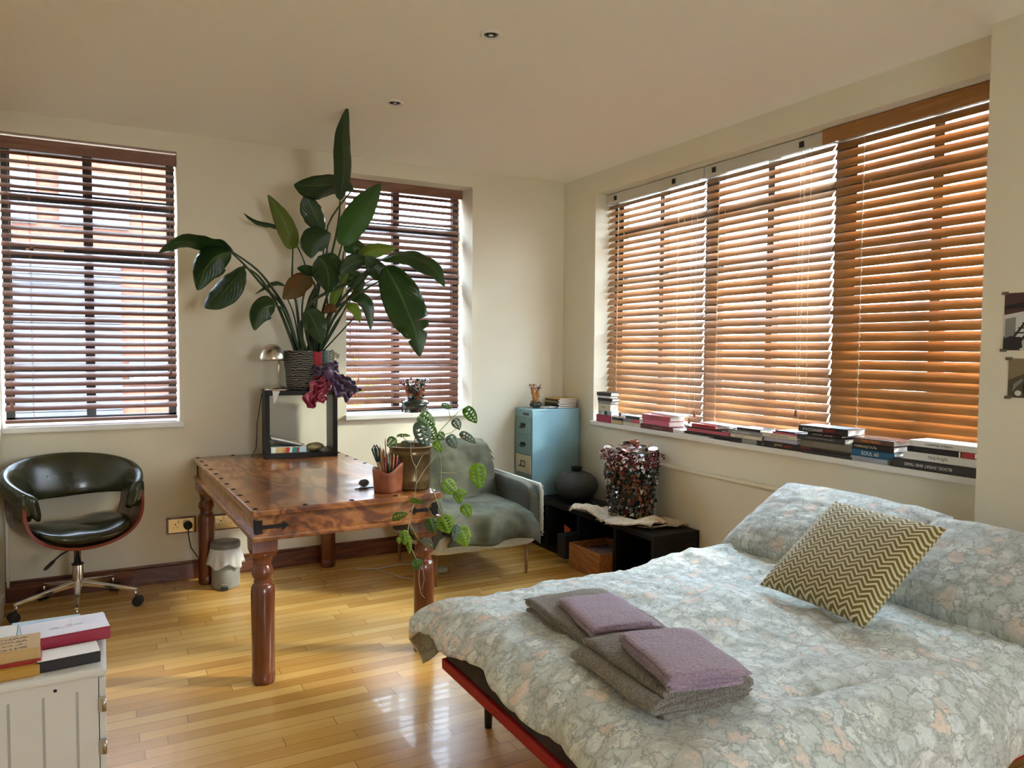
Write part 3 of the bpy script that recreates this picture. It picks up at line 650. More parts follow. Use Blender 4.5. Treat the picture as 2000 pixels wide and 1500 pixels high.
# ------------------------------------------------------------------ things at the near end of the desk
def lump(mb, c, rx, ry, rz, amp=.1, f=3, seed=0, n=20, m_=12):
    c = Vector(c)
    mb.grid(lambda u, v: c+Vector((rx*math.sin(PI*v)*math.cos(2*PI*u), ry*math.sin(PI*v)*math.sin(2*PI*u), -rz*math.cos(PI*v)))*1+Vector((rx*math.cos(2*PI*u)*math.sin(PI*v), ry*math.sin(2*PI*u)*math.sin(PI*v), -rz*math.cos(PI*v)))*amp*N(f*math.cos(2*PI*u)*math.sin(PI*v)+seed, f*math.sin(2*PI*u)*math.sin(PI*v), f*math.cos(PI*v)), n, m_)
    return mb
bot = Vector((-1.955, -1.655, TZ+.001))
mp = thing('plant_pot', 'bronze brown ribbed metal pot at the near corner of the table', 'pot', bot)
bronze = speckle('aged_bronze', (.12, .075, .035), (.20, .13, .06), 9, .28, .05, metal=.75)
mb = MB(); mb.lathe([(.0001, 0), (.097, 0), (.100, .012), (.098, .02), (.102, .026), (.098, .034), (.103, .042), (.100, .05), (.1015, .10), (.103, .17), (.108, .178), (.104, .186), (.106, .205), (.112, .210), (.112, .216), (.104, .216), (.100, .19), (.0001, .19)], bot, 48); obj('body', mb, bronze, mp)
pb = Vector((-2.085, -1.70, TZ+.001))
pouch = thing('pencil_holder', 'tan leather pencil holder with a slanted rim', 'pencil holder', pb)
leather = speckle('tan_leather', (.20, .055, .022), (.36, .12, .055), 14, .5, .3, .004)
def pf(u, v):
    a = 2*PI*u; cx, cy = math.cos(a), math.sin(a); k = (abs(cx)**4+abs(cy)**4)**-.25
    r = .063+.008*v; h = .130+.014*math.cos(a+1.2)-.035*math.exp(-((u-.62)*9)**2)
    M_ = Matrix.Rotation(math.radians(32), 3, 'Z')
    return pb+M_ @ Vector((r*cx*k, r*cy*k*.85, h*v))
mb = MB(); mb.grid(pf, 48, 8); mb.open = 1; obj('body', mb, leather, pouch, solid=.006)
mb = MB(); mb.rings([[pf(i/24, .0) for i in range(24)], [pf(i/24, .02) for i in range(24)]]); obj('base', mb, leather, pouch)
rr = random.Random(11)
pcol = {k: mat(k+'_pencil_paint', c, .4) for k, c in (('red', (.35, .03, .02)), ('dark_red', (.2, .03, .02)), ('brown', (.3, .13, .05)), ('orange', (.5, .16, .05)), ('green', (.02, .12, .09)), ('black', (.02, .02, .02)))}
tipw = mat('bare_pencil_wood', (.6, .4, .2), .7)
names = ['red', 'brown', 'orange', 'dark_red', 'green', 'black', 'red', 'orange', 'brown', 'brown', 'dark_red', 'green', 'orange', 'red', 'black', 'brown']
plab = {'red': 'red pencil in the leather holder', 'brown': 'brown pencil in the leather holder', 'orange': 'orange pencil in the leather holder', 'dark_red': 'dark red pencil in the leather holder', 'green': 'dark green pencil in the leather holder', 'black': 'black pencil in the leather holder'}
for k, nm in enumerate(names):
    a = 2*PI*k/16+.3; b0 = pb+Vector((.028*math.cos(a), .022*math.sin(a), .008)); ln = rr.uniform(.16, .21)
    d_ = Vector((.16*math.cos(a)+rr.uniform(-.05, .05), .12*math.sin(a), 1)).normalized(); e = b0+d_*ln
    pr = thing('pencil', plab[nm], 'pencil', b0, 0, 'pencils, '+nm.replace('_', ' '))
    mb = MB(); mb.tube([b0, e], .0042, 6); obj('shaft', mb, pcol[nm], pr)
    mb = MB(); mb.tube([e, e+d_*.014], [.0042, .0006], 6); obj('point', mb, tipw if nm != 'black' else pcol['black'], pr)
for (dx, dy, w_, c_, lab, nm) in ((-.045, .0, .011, 'black', 'dark handled scissors standing tall at the left of the leather holder', 'scissors'),):
    r_o = thing(nm, lab, 'scissors', pb+Vector((-.03, 0, .03)))
    b0 = pb+Vector((-.028, -.005, .02)); mb = MB(); mb.tube([b0, b0+Vector((-.02, 0, .13))], .005, 6); obj('blade', mb, steel, r_o)
    for q in (0, 1):
        c0 = b0+Vector((-.022-.012*q, 0, .13)); mb = MB()
        mb.tube([c0, c0+Vector((-.012, 0, .03)), c0+Vector((-.024, 0, .062)), c0+Vector((-.014, 0, .082)), c0+Vector((-.002, 0, .06)), c0+Vector((.002, 0, .03)), c0], .0048, 8); obj('handle', mb, mat('teal_black_plastic', (.015, .04, .045), .4), r_o)
br_ = thing('paintbrush', 'thin tapering paintbrush rising behind the scissors', 'brush', pb+Vector((-.01, 0, .03)))
mb = MB(); mb.tube([pb+Vector((-.012, -.005, .02)), pb+Vector((-.018, -.005, .225))], [.004, .003], 6); obj('handle', mb, pcol['red'], br_)
mb = MB(); mb.tube([pb+Vector((-.018, -.005, .225)), pb+Vector((-.0185, -.005, .25)), pb+Vector((-.019, -.005, .265))], [.004, .0035, .0008], 6); obj('bristles', mb, tipw, br_)
mb = MB(); lump(mb, (-2.162, -1.545, TZ+.0235), .026, .022, .019, .15, 2, 4)
tag(obj('pebble', mb, speckle('grey_stone', (.07, .07, .065), (.13, .125, .115), 120, .7, .3)), 'round dark grey pebble on the white card on the table', 'stone')
mb = MB(); mb.poly([(-2.205, -1.58, TZ+.001), (-2.115, -1.575, TZ+.001), (-2.112, -1.50, TZ+.001), (-2.165, -1.515, TZ+.001)], (0, 0, .003))
cd = tag(obj('card', mb, paperwhite), 'small white card beneath the pebble', 'card')
mb = MB(); mb.tube([(-2.225, -1.600, TZ+.0055), (-2.13, -1.592, TZ+.0055)], .0035, 8); tag(obj('pen', mb, blackplastic), 'thin black pen beside the white card', 'pen')

# ------------------------------------------------------------------ swivel chair
ch = thing('swivel_chair', 'olive green leather swivel chair with bent plywood frame and chrome base', 'chair', (-3.455, -.31, 0), math.radians(22))
olive = mat('olive_leather', (.025, .026, .010), .26, coat=.2); t = NT(olive); t.bump(t.noise(t.coords('Object'), 16, 4, .6).outputs[0], .25, .006)
n = t.noise(t.coords('Object'), 4, 3); t.col(t.ramp(n.outputs[0], [(.3, (.014, .014, .006)), (.7, (.034, .036, .013))]))
ply = woodmat('walnut_plywood', (.15, .065, .03), (.09, .035, .016), 2, .8, .3, .3); plyedge = mat('red_brown_ply_edge', (.22, .03, .012), .35)
upath = []
for k in range(41):
    a = -PI/2*1.0+PI*k/40         # -90..90
    x = .308*math.sin(a); z = .655-.27*math.cos(a)**.62 if math.cos(a) > 1e-6 else .655
    upath.append((x, z))
def uband(y0f, y1f, off, th):
    inn, outr = [], []
    for k, (x, z) in enumerate(upath):
        p, q = upath[max(k-1, 0)], upath[min(k+1, 40)]; tx, tz = q[0]-p[0], q[1]-p[1]; l = math.hypot(tx, tz); nx, nz = -tz/l, tx/l
        inn.append((x+nx*(off+th/2), z+nz*(off+th/2))); outr.append((x+nx*(off-th/2), z+nz*(off-th/2)))
    return inn, outr
def wf(k): return (-.19+.05*abs(k/20-1)**2, .15-.02*abs(k/20-1))
mb = MB(); inn, outr = uband(0, 0, 0, .016)
mb.rings([[(inn[k][0], wf(k)[0], inn[k][1]), (inn[k][0], wf(k)[1], inn[k][1]), (outr[k][0], wf(k)[1], outr[k][1]), (outr[k][0], wf(k)[0], outr[k][1])] for k in range(41)], smooth=False)
obj('plywood_frame', mb, ply, ch, world=False)
mb = MB(); mb.rings([[(inn[k][0], wf(k)[0]-.002, inn[k][1]), (inn[k][0], wf(k)[0], inn[k][1]), (outr[k][0], wf(k)[0], outr[k][1]), (outr[k][0], wf(k)[0]-.002, outr[k][1])] for k in range(41)], smooth=False)
obj('frame_edge', mb, plyedge, ch, world=False)
def seat(u, v):
    a = 2*PI*u; cx, cy = math.cos(a), math.sin(a); k = (abs(cx)**3.2+abs(cy)**3.2)**(-1/3.2); s_ = math.sin(PI*v)**.45
    x = .255*cx*k*s_; y = -.01+.225*cy*k*s_
    z = .445-.042*math.cos(PI*v)+.10*abs(x/.27)**2.6*.6+.02*(y+.2)
    if v > .5: z += .005*math.sin(x*26)*math.sin(y*20+1)
    return Vector((x, y, z))
mb = MB(); mb.grid(seat, 48, 20); obj('seat_pad', mb, olive, ch, world=False)
def back_ring(k, n_):
    f = -1+2*k/n_; ph = f*math.radians(128); af = abs(f)
    cxx, cyy = .318*math.sin(ph), .010+.235*math.cos(ph)
    if af > .72: cyy -= .02*(af-.72)
    nx, ny = math.sin(ph), math.cos(ph)
    top = .868-.165*af**1.9; bot = .615+.02*af
    if af > .82: bot = .635-.075*((af-.82)/.18)
    thk = .030; lean = .035*(1-af*.4); ring = []
    H = (top-bot)/2; Cz = (top+bot)/2
    for j in range(20):
        a = 2*PI*j/20; ca, sa = math.cos(a), math.sin(a); kk = (abs(ca)**3+abs(sa)**3)**(-1/3)
        dz = H*sa*kk; dn = thk*ca*kk+lean*(dz/H)
        ring.append(Vector((cxx+nx*dn, cyy+ny*dn, Cz+dz)))
    return ring
mb = MB(); R_ = [back_ring(k, 48) for k in range(49)]
def shrink(r, s, sh): c = sum(r, Vector())/len(r); return [c+(p-c)*s+sh for p in r]
e0 = (R_[0][0]-R_[1][0]).normalized()*.012; e1 = (R_[-1][0]-R_[-2][0]).normalized()*.012
mb.rings([shrink(R_[0], .6, e0)]+R_+[shrink(R_[-1], .6, e1)]); obj('backrest', mb, olive, ch, world=False)
for s_ in (-1, 1):          # arm pads folding down over the frame
    mb = MB(); mb.rings([[Vector((s_*(.290+a), b-.07, z)) for a, b in ((-.028, -.075*w_), (.030, -.075*w_), (.034, .07*w_), (-.026, .07*w_))] for z, w_ in ((.56, .55), (.60, .9), (.66, 1.05), (.715, 1.0))], smooth=False)
    obj('arm_pad', mb, olive, ch, world=False, bevel=.014, seg=3)
mb = MB(); mb.lathe([(.0, .262), (.029, .262), (.029, .258), (.029, .14), (.024, .125), (.0001, .125)][1:], (0, 0, 0), 24); obj('gas_sleeve', mb, chrome, ch, world=False)
mb = MB(); mb.lathe([(.019, .255), (.019, .372), (.06, .374), (.06, .386), (.0001, .386)], (0, 0, 0), 24); obj('column', mb, chrome, ch, world=False)
mb = MB(); mb.lathe([(.031, .255), (.031, .264), (.0001, .264)], (0, 0, 0), 24); obj('collar', mb, blackplastic, ch, world=False)
for k in range(5):
    a = math.radians(-90-22+72*k); d_ = Vector((math.cos(a), math.sin(a), 0)); s2 = Vector((-d_.y, d_.x, 0))
    mb = MB(); mb.rings([[d_*r+s2*w_*a_+Vector((0, 0, z+h*b_)) for a_, b_ in ((-1, -1), (1, -1), (1, 1), (-1, 1))] for r, w_, z, h in ((.02, .02, .150, .016), (.10, .017, .135, .012), (.30, .011, .098, .008), (.318, .010, .094, .007))], smooth=False)
    arm = obj('base_arm', mb, chrome, ch, world=False, bevel=.004)
    mb = MB(); mb.tube([d_*.305+Vector((0, 0, .095)), d_*.305+Vector((0, 0, .05))], .007, 8); obj('castor_stem', mb, chrome, arm, world=False)
    w0 = d_*.318+Vector((0, 0, .028))
    mb = MB()
    for sg in (-1, 1):
        c0 = w0+s2*sg*.015; mb.rings([[c0+s2*o_+(d_*math.cos(b_)+Vector((0, 0, math.sin(b_))))*rr_ for b_ in [2*PI*i/18 for i in range(18)]] for o_, rr_ in ((-.010, .022), (-.008, .028), (.008, .028), (.010, .022))])
    mb.box(w0.x-.012, w0.x+.012, w0.y-.012, w0.y+.012, w0.z, w0.z+.03)
    obj('castor', mb, blackplastic, arm, world=False)
mb = MB(); mb.tube([(-.03, -.05, .372), (-.12, -.09, .350), (-.16, -.10, .325)], .005, 8); lv = obj('lever', mb, blackplastic, ch, world=False)
mb = MB(); mb.tube([(-.15, -.098, .331), (-.165, -.104, .321), (-.20, -.118, .300), (-.212, -.122, .293)], [.006, .010, .010, .006], 10); obj('lever_grip', mb, blackplastic, lv, world=False)

# ------------------------------------------------------------------ bin
bc = Vector((-2.652, -.262, .001))
bn = thing('pedal_bin', 'small grey pedal bin with a white liner hanging over its rim', 'bin', bc)
grey_en = mat('grey_enamel', (.27, .265, .24), .35)
mb = MB(); mb.lathe([(.0001, 0), (.082, 0), (.084, .006), (.0845, .25), (.0001, .25)], bc, 40); obj('body', mb, grey_en, bn)
mb = MB(); mb.lathe([(.086, .245), (.089, .252), (.089, .275), (.085, .284), (.045, .289), (.0001, .290)], bc, 40); obj('lid', mb, mat('dark_grey_enamel', (.16, .155, .14), .4), bn)
liner = mat('white_bin_liner', (.78, .77, .76), .45); thin_trans(liner, .3, (.9, .9, .9))
def lin(u, v):
    a = 2*PI*u; r = .0865+.022*v**.8+.006*v*math.sin(a*13)+.006*v*math.sin(a*7+1)
    return bc+Vector((r*math.cos(a), r*math.sin(a), .250-.105*v-.02*v*N(math.cos(a)*2, math.sin(a)*2, 3)-.012*v*math.sin(a*5)))
mb = MB(); mb.grid(lin, 90, 8); mb.open = 1; obj('liner', mb, liner, bn, solid=.001)
mb = MB(); mb.box(bc.x-.04, bc.x+.0, bc.y-.112, bc.y-.074, .004, .018); obj('pedal', mb, blackplastic, bn, bevel=.003)
mb = MB(); mb.tube([bc+Vector((-.050, -.070, .03)), bc+Vector((-.03, -.086, .034)), bc+Vector((.005, -.082, .03))], .003, 6); obj('pedal_rim', mb, chrome, bn)

# ------------------------------------------------------------------ sockets
def socket(x, z, lab, plug):
    s = thing('wall_socket', lab, 'socket', (x, 0, z))
    obj('backplate', B(x-.088, x+.088, -.012, 0, z-.053, z+.053), leg_wood, s, bevel=.003)
    obj('faceplate', B(x-.078, x+.078, -.017, -.012, z-.044, z+.044), brass, s, bevel=.002)
    for sx in (-1, 1):
        mb = MB(); c0 = x+sx*.036
        mb.box(c0-.004, c0+.004, -.0178, -.0165, z+.004, z+.014); mb.box(c0-.013, c0-.007, -.0178, -.0165, z-.014, z-.009); mb.box(c0+.007, c0+.013, -.0178, -.0165, z-.014, z-.009)
        obj('socket_holes', mb, blackplastic, s)
        obj('switch', B(x+sx*.018-.005, x+sx*.018+.005, -.021, -.0165, z+.016, z+.032), white_m, s)
    if plug:
        p_ = thing('plug', 'black mains plug in the socket beside the table leg', 'plug', (x+.036, -.02, z))
        mb = MB(); mb.lathe([(.0001, -.060), (.020, -.060), (.026, -.050), (.027, -.022), (.0001, -.0185)], (x+.036, 0, z+.0), 20, axis='y'); obj('body', mb, blackplastic, p_)
        mb = MB(); mb.tube([(x+.036, -.045, z-.02), (x+.037, -.05, z-.06), (x+.05, -.055, z-.14), (x+.09, -.06, z-.21), (x+.13, -.05, z-.24)], .0035, 8); obj('flex', mb, blackplastic, p_)
socket(-2.882, .357, 'brass double socket on a wooden plate with a black plug in it', True)
socket(-2.610, .353, 'brass double socket without a plug, seen behind the pedal bin', False)

# ------------------------------------------------------------------ armchair
sage = speckle('sage_grey_linen', (.060, .062, .042), (.095, .096, .070), 120, .9, .25, .003, sheen=.05)
pale = speckle('pale_grey_upholstery', (.40, .40, .33), (.52, .52, .45), 90, .9, .4, .004, sheen=.4)
ac = thing('armchair', 'sage grey upholstered armchair with frayed pale edges behind the table', 'armchair', (-1.16, -.58, 0))
def soft(mb, x0, x1, y0, y1, z0, z1, p=5, nu=28, nv=14, amp=.004, fn=None):
    cx, cy, cz_ = (x0+x1)/2, (y0+y1)/2, (z0+z1)/2; a_, b_, c_ = (x1-x0)/2, (y1-y0)/2, (z1-z0)/2
    def g(u, v):
        th_, ph = 2*PI*u, -PI/2+PI*v; d_ = Vector((math.cos(ph)*math.cos(th_), math.cos(ph)*math.sin(th_), math.sin(ph)))
        k = (abs(d_.x)**p+abs(d_.y)**p+abs(d_.z)**p)**(-1/p); q = d_*k
        P_ = Vector((cx+a_*q.x, cy+b_*q.y, cz_+c_*q.z)); P_ += q*amp*N(P_.x*7, P_.y*7, P_.z*7)*3
        return fn(P_) if fn else P_
    mb.grid(g, nu, nv); return mb
mb = MB(); soft(mb, -1.545, -.775, -.975, -.17, .205, .335, 9, 48, 20); obj('base', mb, pale, ac)
mb = MB(); soft(mb, -.862, -.762, -.955, -.17, .22, .605, 7, 40, 24, .005); obj('arm', mb, sage, ac)
mb = MB()
rr = random.Random(3)
mb.tube([(-.770, -.16, .600), (-.768, -.5, .601), (-.766, -.94, .596), (-.765, -.958, .56), (-.764, -.958, .30)], .015, 8)
for k in range(160):
    f = rr.random(); p = Vector((-.765, -.16-.8*min(f*1.6, 1), .60 if f < .625 else .60-.34*(f-.625)/.375)); d_ = Vector((rr.uniform(0, 1), rr.uniform(-.8, .3), rr.uniform(-.8, .7))).normalized()
    mb.tube([p, p+d_*rr.uniform(.014, .024)], [.003, .0008], 4)
obj('frayed_piping', mb, pale, ac)
mb = MB(); soft(mb, -1.548, -1.455, -.955, -.17, .22, .605, 7, 40, 24, .005); obj('arm', mb, sage, ac)
mb = MB(); soft(mb, -1.50, -.84, -.30, -.17, .30, .79, 6, 40, 22, fn=lambda p: Vector((p.x, p.y+.10*(p.z-.3), p.z))); obj('backrest', mb, sage, ac)
mb = MB(); soft(mb, -1.46, -.86, -.99, -.27, .33, .455, 5, 44, 18); obj('seat_cushion', mb, sage, ac)
mb = MB(); soft(mb, -1.455, -.865, -.45, -.29, .44, .775, 4, 40, 20, fn=lambda p: Vector((p.x, p.y+.16*(p.z-.44), p.z))); obj('back_cushion', mb, sage, ac)
for x, y in ((-.835, -.885), (-1.49, -.885), (-.835, -.23), (-1.49, -.23)):
    mb = MB(); mb.lathe([(.007, 0), (.008, .004), (.015, .215)], (x, y, 0), 14); obj('leg', mb, woodmat('tapered_leg_wood', (.30, .16, .07), (.2, .1, .04), 2) if x == -.835 and y == -.885 else bpy.data.materials['tapered_leg_wood'], ac)
# throw
thr_m = speckle('olive_grey_throw', (.040, .041, .022), (.095, .095, .058), 9, .9, .35, .01, sheen=.05)
prof = [(-.155, .66), (-.165, .74), (-.19, .815), (-.24, .835), (-.31, .815), (-.38, .76), (-.435, .68), (-.465, .56), (-.485, .485), (-.53, .466), (-.64, .470), (-.80, .474), (-.93, .468), (-1.0, .445), (-1.035, .39), (-1.045, .325), (-1.035, .275)]
def prf(f):
    k = f*(len(prof)-1); i = min(int(k), len(prof)-2); g_ = k-i; return (prof[i][0]*(1-g_)+prof[i+1][0]*g_, prof[i][1]*(1-g_)+prof[i+1][1]*g_)
def thr(u, v):
    y, z = prf(u); x = -1.47+.60*v; fr = max(0, (u-.6)/.4)
    x += .075*fr*(v-.15) if v > .15 else 0
    if v > .9: z -= (v-.9)*1.3*(.12 if u < .5 else .25)*(1 if u < .62 else 1.2)
    if u < .25 and v > .8: x += .05*(v-.8)*5*(1-u*4)
    wv_ = .010*math.sin(v*11+u*9)+.018*N(u*6, v*4, 1)+.008*N(u*16, v*11, 5)
    if u < .55: return Vector((x, y-wv_*.5-(.030 if .25 < u else .0), z+.3*wv_+(.012 if u < .3 else 0)))
    if u > .80: return Vector((x+.01*math.sin(u*30), y-wv_*1.1-.012*math.sin(v*17), z+.012*math.sin(v*9+1)*(u-.8)*5))
    return Vector((x, y, z+wv_*.7+.006))
tw_ = thing('throw_blanket', 'olive grey throw draped over the back and seat of the armchair', 'blanket', (-1.16, -.6, .47))
mb = MB(); mb.grid(thr, 60, 40); mb.open = 1; obj('cloth', mb, thr_m, tw_, solid=.010)
mb = MB()
for k in range(46):
    p = thr(.03+.30*k/46, 1); mb.tube([p, p+Vector((.016+rr.uniform(-.006, .012), rr.uniform(-.01, .01), -.03-rr.uniform(0, .02)))], [.003, .001], 4)
obj('fringe', mb, thr_m, tw_)

# ------------------------------------------------------------------ cable and power strip under the armchair
mb = MB(); mb.tube([(-1.72, -.33, .006), (-1.62, -.62, .006), (-1.50, -.78, .006), (-1.42, -.72, .006), (-1.36, -.64, .02)], .004, 8)
mb.tube([(-1.83, -.30, .006), (-1.70, -.36, .006), (-1.55, -.33, .006), (-1.40, -.36, .006), (-1.30, -.45, .006)], .004, 8)
tag(obj('power_cable', mb, mat('off_white_cable', (.6, .56, .5), .5)), 'white mains cable curling on the floor under the armchair', 'cable')
mb = MB(); mb.box(-1.50, -1.30, -.64, -.59, .001, .035); ps = tag(obj('power_strip', mb, mat('cream_plastic', (.5, .48, .4), .5), bevel=.006), 'cream plastic power strip on the floor beneath the armchair', 'power strip')

# ------------------------------------------------------------------ low black shelf along the window wall
SX0, SX1, SY0, SY1, SH = -.405, -.02, -1.69, -.02, .375
sh = thing('low_shelf', 'long low black shelf unit with open compartments under the window', 'shelf', (-.21, -.85, 0))
mb = MB(); mb.box(SX0, SX1-.03, SY0, SY1, SH-.035, SH); obj('top_panel', mb, blackwood, sh, bevel=.0015)
mb = MB(); mb.box(SX0, SX1-.03, SY0, SY1, .0, .035); obj('bottom_panel', mb, blackwood, sh)
obj('back_panel', B(SX1-.045, SX1-.03, SY0, SY1, .035, SH-.035), blackwood, sh)
for y in (SY0, -1.305, -.88, -.455, SY1-.035): obj('upright', B(SX0, SX1-.045, y, y+.035, .035, SH-.035), blackwood, sh)
crate = thing('wooden_crate', 'small varnished pine crate poking out of the low black shelf', 'box', (-.33, -1.07, .036))
pine = woodmat('varnished_pine', (.42, .18, .06), (.30, .11, .035), 1, .8, .35, .2, 5)
mb = MB()
for a in ((-.505, -.49, -1.262, -.90, .002, .172), (-.49, -.18, -1.262, -1.248, .036, .172), (-.49, -.18, -.915, -.90, .036, .172), (-.195, -.18, -1.248, -.915, .036, .172), (-.49, -.195, -1.248, -.915, .036, .048)): mb.box(*a)
obj('body', mb, pine, crate, bevel=.0015)
tag(obj('paper_pile', B(-.47, -.21, -1.235, -.93, .049, .13), speckle('brown_paper', (.12, .07, .05), (.2, .12, .09), 20, .7, .1)), 'brown papers lying inside the pine crate', 'papers')
tag(obj('file_box', B(-.50, -.20, -.842, -.74, .036, .20), blackplastic, bevel=.003), 'black file box beside the pine crate in the low shelf', 'box')
mb = MB(); mb.poly([(-.36, -.70, .036), (-.36, -.62, .036), (-.355, -.60, .215), (-.355, -.68, .20)], (.006, 0, 0)); tag(obj('folded_card', mb, mat('orange_red_card', (.6, .08, .02), .6)), 'orange red card standing inside the low shelf', 'card')

# filing cabinet
fc = thing('filing_cabinet', 'light blue metal drawer cabinet with one cream drawer, in the room corner', 'cabinet', (-.235, -.15, SH+.001))
bluem = mat('pale_blue_enamel', (.23, .42, .50), .38); t = NT(bluem); n = t.noise(t.coords(), 3, 3); t.col(t.ramp(n.outputs[0], [(.3, (.21, .39, .47)), (.7, (.26, .45, .53))]))
drawm = mat('blue_green_drawer_enamel', (.17, .30, .31), .4)
zb, zt = SH+.001, 1.04; x0, x1, y0, y1 = -.452, -.022, -.285, -.022
mb = MB(); mb.box(x0+.006, x1, y0, y1, zb, zt-.012); mb.box(x0, x1, y0-.002, y1, zt-.016, zt); obj('body', mb, bluem, fc, bevel=.003)
obj('name_plate', B(x0+.002, x0+.007, y0+.06, y0+.14, zt-.05, zt-.03), blackplastic, fc)
for k in range(4):
    z1_ = zt-.062-k*.148; z0_ = z1_-.140
    cream = k == 2
    d = obj('drawer', B(x0-.002, x0+.007, y0+.018, y1-.018, z0_, z1_), mat('cream_enamel', (.62, .56, .40), .45) if cream else drawm, fc, bevel=.003)
    if cream: d['label'] = 'cream drawer with a brass label holder'
    zc = (z0_+z1_)/2; yc = (y0+y1)/2
    mb = MB()
    if cream:
        for a in ((-.03, .03, .018, .024), (-.03, .03, -.024, -.018), (-.03, -.024, -.018, .018), (.024, .03, -.018, .018)): mb.box(x0-.005, x0-.002, yc+a[0], yc+a[1], zc+a[2], zc+a[3])
        mb.box(x0-.02, x0-.002, yc+.03, yc+.038, zc-.02, zc-.014)
    else:
        mb.box(x0-.005, x0-.002, yc-.035, yc+.035, zc-.004, zc+.018); mb.tube([(x0-.004, yc-.03, zc-.006), (x0-.022, yc-.024, zc-.012), (x0-.022, yc+.024, zc-.012), (x0-.004, yc+.03, zc-.006)], .0035, 6)
    obj('handle', mb, iron, d)

# vase
vc = Vector((-.225, -.56, SH+.001))
vs = thing('vase', 'squat round black rough textured vase with a small rim', 'vase', vc)
vmat = mat('rough_black_ceramic', (.03, .028, .025), .55); t = NT(vmat); vo = t.add('TexVoronoi'); vo.inputs['Scale'].default_value = 130; t.link(t.coords(), vo.inputs[0]); t.bump(vo.outputs[0], .9, .006); t.col(t.ramp(vo.outputs[0], [(.0, (.006, .006, .005)), (.7, (.035, .032, .027))]))
mb = MB(); mb.lathe([(.0001, 0), (.085, 0), (.125, .03), (.158, .08), (.165, .12), (.150, .165), (.110, .200), (.060, .218), (.040, .222)], vc, 48); obj('body', mb, vmat, vs)
mb = MB(); mb.lathe([(.040, .218), (.037, .235), (.045, .248), (.046, .252), (.040, .253), (.032, .24), (.030, .218)], vc, 32); obj('rim', mb, iron, vs)
gl = thing('sunglasses', 'pair of black sunglasses on the low shelf beside the vase', 'glasses', (-.27, -.86, SH+.001))
mb = MB()
for s_ in (-1, 1): mb.rings([[Vector((-.27+.027*math.cos(a)*k, -.86+s_*.034+.02, SH+.022+.02*math.sin(a)*k))+Vector((0, .004*dz, 0)) for a in [2*PI*i/16 for i in range(16)]] for k, dz in ((1, 0), (1, 1))])
obj('lenses', mb, mat('black_gloss', (.01, .01, .01), .08), gl)
mb = MB(); mb.tube([(-.30, -.90, SH+.03), (-.24, -.84, SH+.032), (-.235, -.78, SH+.03)], .003, 6); mb.tube([(-.29, -.90, SH+.004), (-.20, -.92, SH+.004)], .003, 6); obj('frame', mb, blackplastic, gl)

# burlap cloth
burl = speckle('cream_burlap', (.55, .43, .28), (.72, .62, .46), 60, .95, .6, .006, sheen=.3)
bp = thing('burlap_cloth', 'cream burlap cloth with loose threads under the leafy sculpture', 'cloth', (-.28, -1.25, SH+.001))
def bur(u, v):
    x = -.485+.40*v; y = -.90-.68*u+.05*N(v*3, u*2)
    a = max(0, 1-((x+.25)/.13)**2-((y+1.22)/.16)**2)
    z = SH+.006+.045*abs(N(u*6, v*4, 2))*(1-a*.8)+.018*max(0, math.sin(u*7+v*5))*(1-a)+.02*(1 if v < .35 else .4)*(.5+.5*math.sin(u*9))*(1-a)
    x += .025*math.sin(u*6)+(.04*(u-.5))
    if u > .75: y += .02*math.sin(v*9); x += (u-.75)*.5
    return Vector((x, y, z))
mb = MB(); mb.grid(bur, 50, 24); mb.open = 1; obj('cloth', mb, burl, bp, solid=.009)
mb = MB(); rr = random.Random(9)
for k in range(150):
    f = rr.random(); p = bur(f, 0) if rr.random() < .65 else bur(1, f); d_ = Vector((rr.uniform(-1, .3), rr.uniform(-.8, .5), rr.uniform(-.1, .5))).normalized()*rr.uniform(.01, .04)
    p.z = max(p.z, SH+.004); q = p+d_; q.z = max(q.z, SH+.003); mb.tube([p, (p+q)/2+Vector((0, 0, .006)), q], .0011, 4)
for k in range(5):
    y0_ = -1.47-.02*k; mb.tube([(-.36+.03*k, y0_, SH+.012), (-.30+.02*k, y0_-.07, SH+.008+.01*k), (-.18+.01*k, y0_-.05, SH+.012), (-.12, y0_+.02, SH+.02)], .002, 5)
obj('loose_threads', mb, burl, bp)

# ------------------------------------------------------------------ encrusted sculptures
leafm = [mat('dark_glazed_leaf', (.018, .022, .014), .22, coat=.5), mat('burgundy_glazed_leaf', (.13, .012, .016), .22, coat=.5), mat('grey_green_glazed_leaf', (.10, .12, .10), .25, coat=.4), mat('rust_glazed_leaf', (.24, .055, .012), .3, coat=.4), mat('pale_glazed_leaf', (.62, .58, .52), .2, coat=.5), mat('mustard_glazed_leaf', (.30, .20, .04), .35)]
def flake(mb, p, nrm, s, rnd, mi, curl=.4):
    nrm = Vector(nrm).normalized(); a = nrm.orthogonal().normalized(); a.rotate(Matrix.Rotation(rnd.uniform(0, 6.28), 3, nrm)); b = nrm.cross(a); mb.mi = mi
    n_ = 8; c = mb.bm.verts.new(p); ring = []
    ph = rnd.uniform(0, 6)
    for k in range(n_):
        t_ = 2*PI*k/n_; r = s*(.75+.35*math.sin(t_*3+ph)*rnd.uniform(.5, 1)); ring.append(mb.bm.verts.new(p+a*math.cos(t_)*r+b*math.sin(t_)*r*.8+nrm*s*curl*(.5+.6*math.sin(t_*2+ph))))
    for k in range(n_): mb.face([c, ring[k], ring[(k+1) % n_]], False)
sv = Vector((-.245, -1.245, SH+.008))
scu = thing('leafy_sculpture', 'tall glazed sculpture encrusted with dark, burgundy and pale leaves on burlap', 'sculpture', sv)
mb = MB(); mb.lathe([(.0001, 0), (.10, 0), (.115, .1), (.13, .3), (.14, .40), (.12, .44), (.0001, .43)], sv, 28); obj('core', mb, leafm[0], scu)
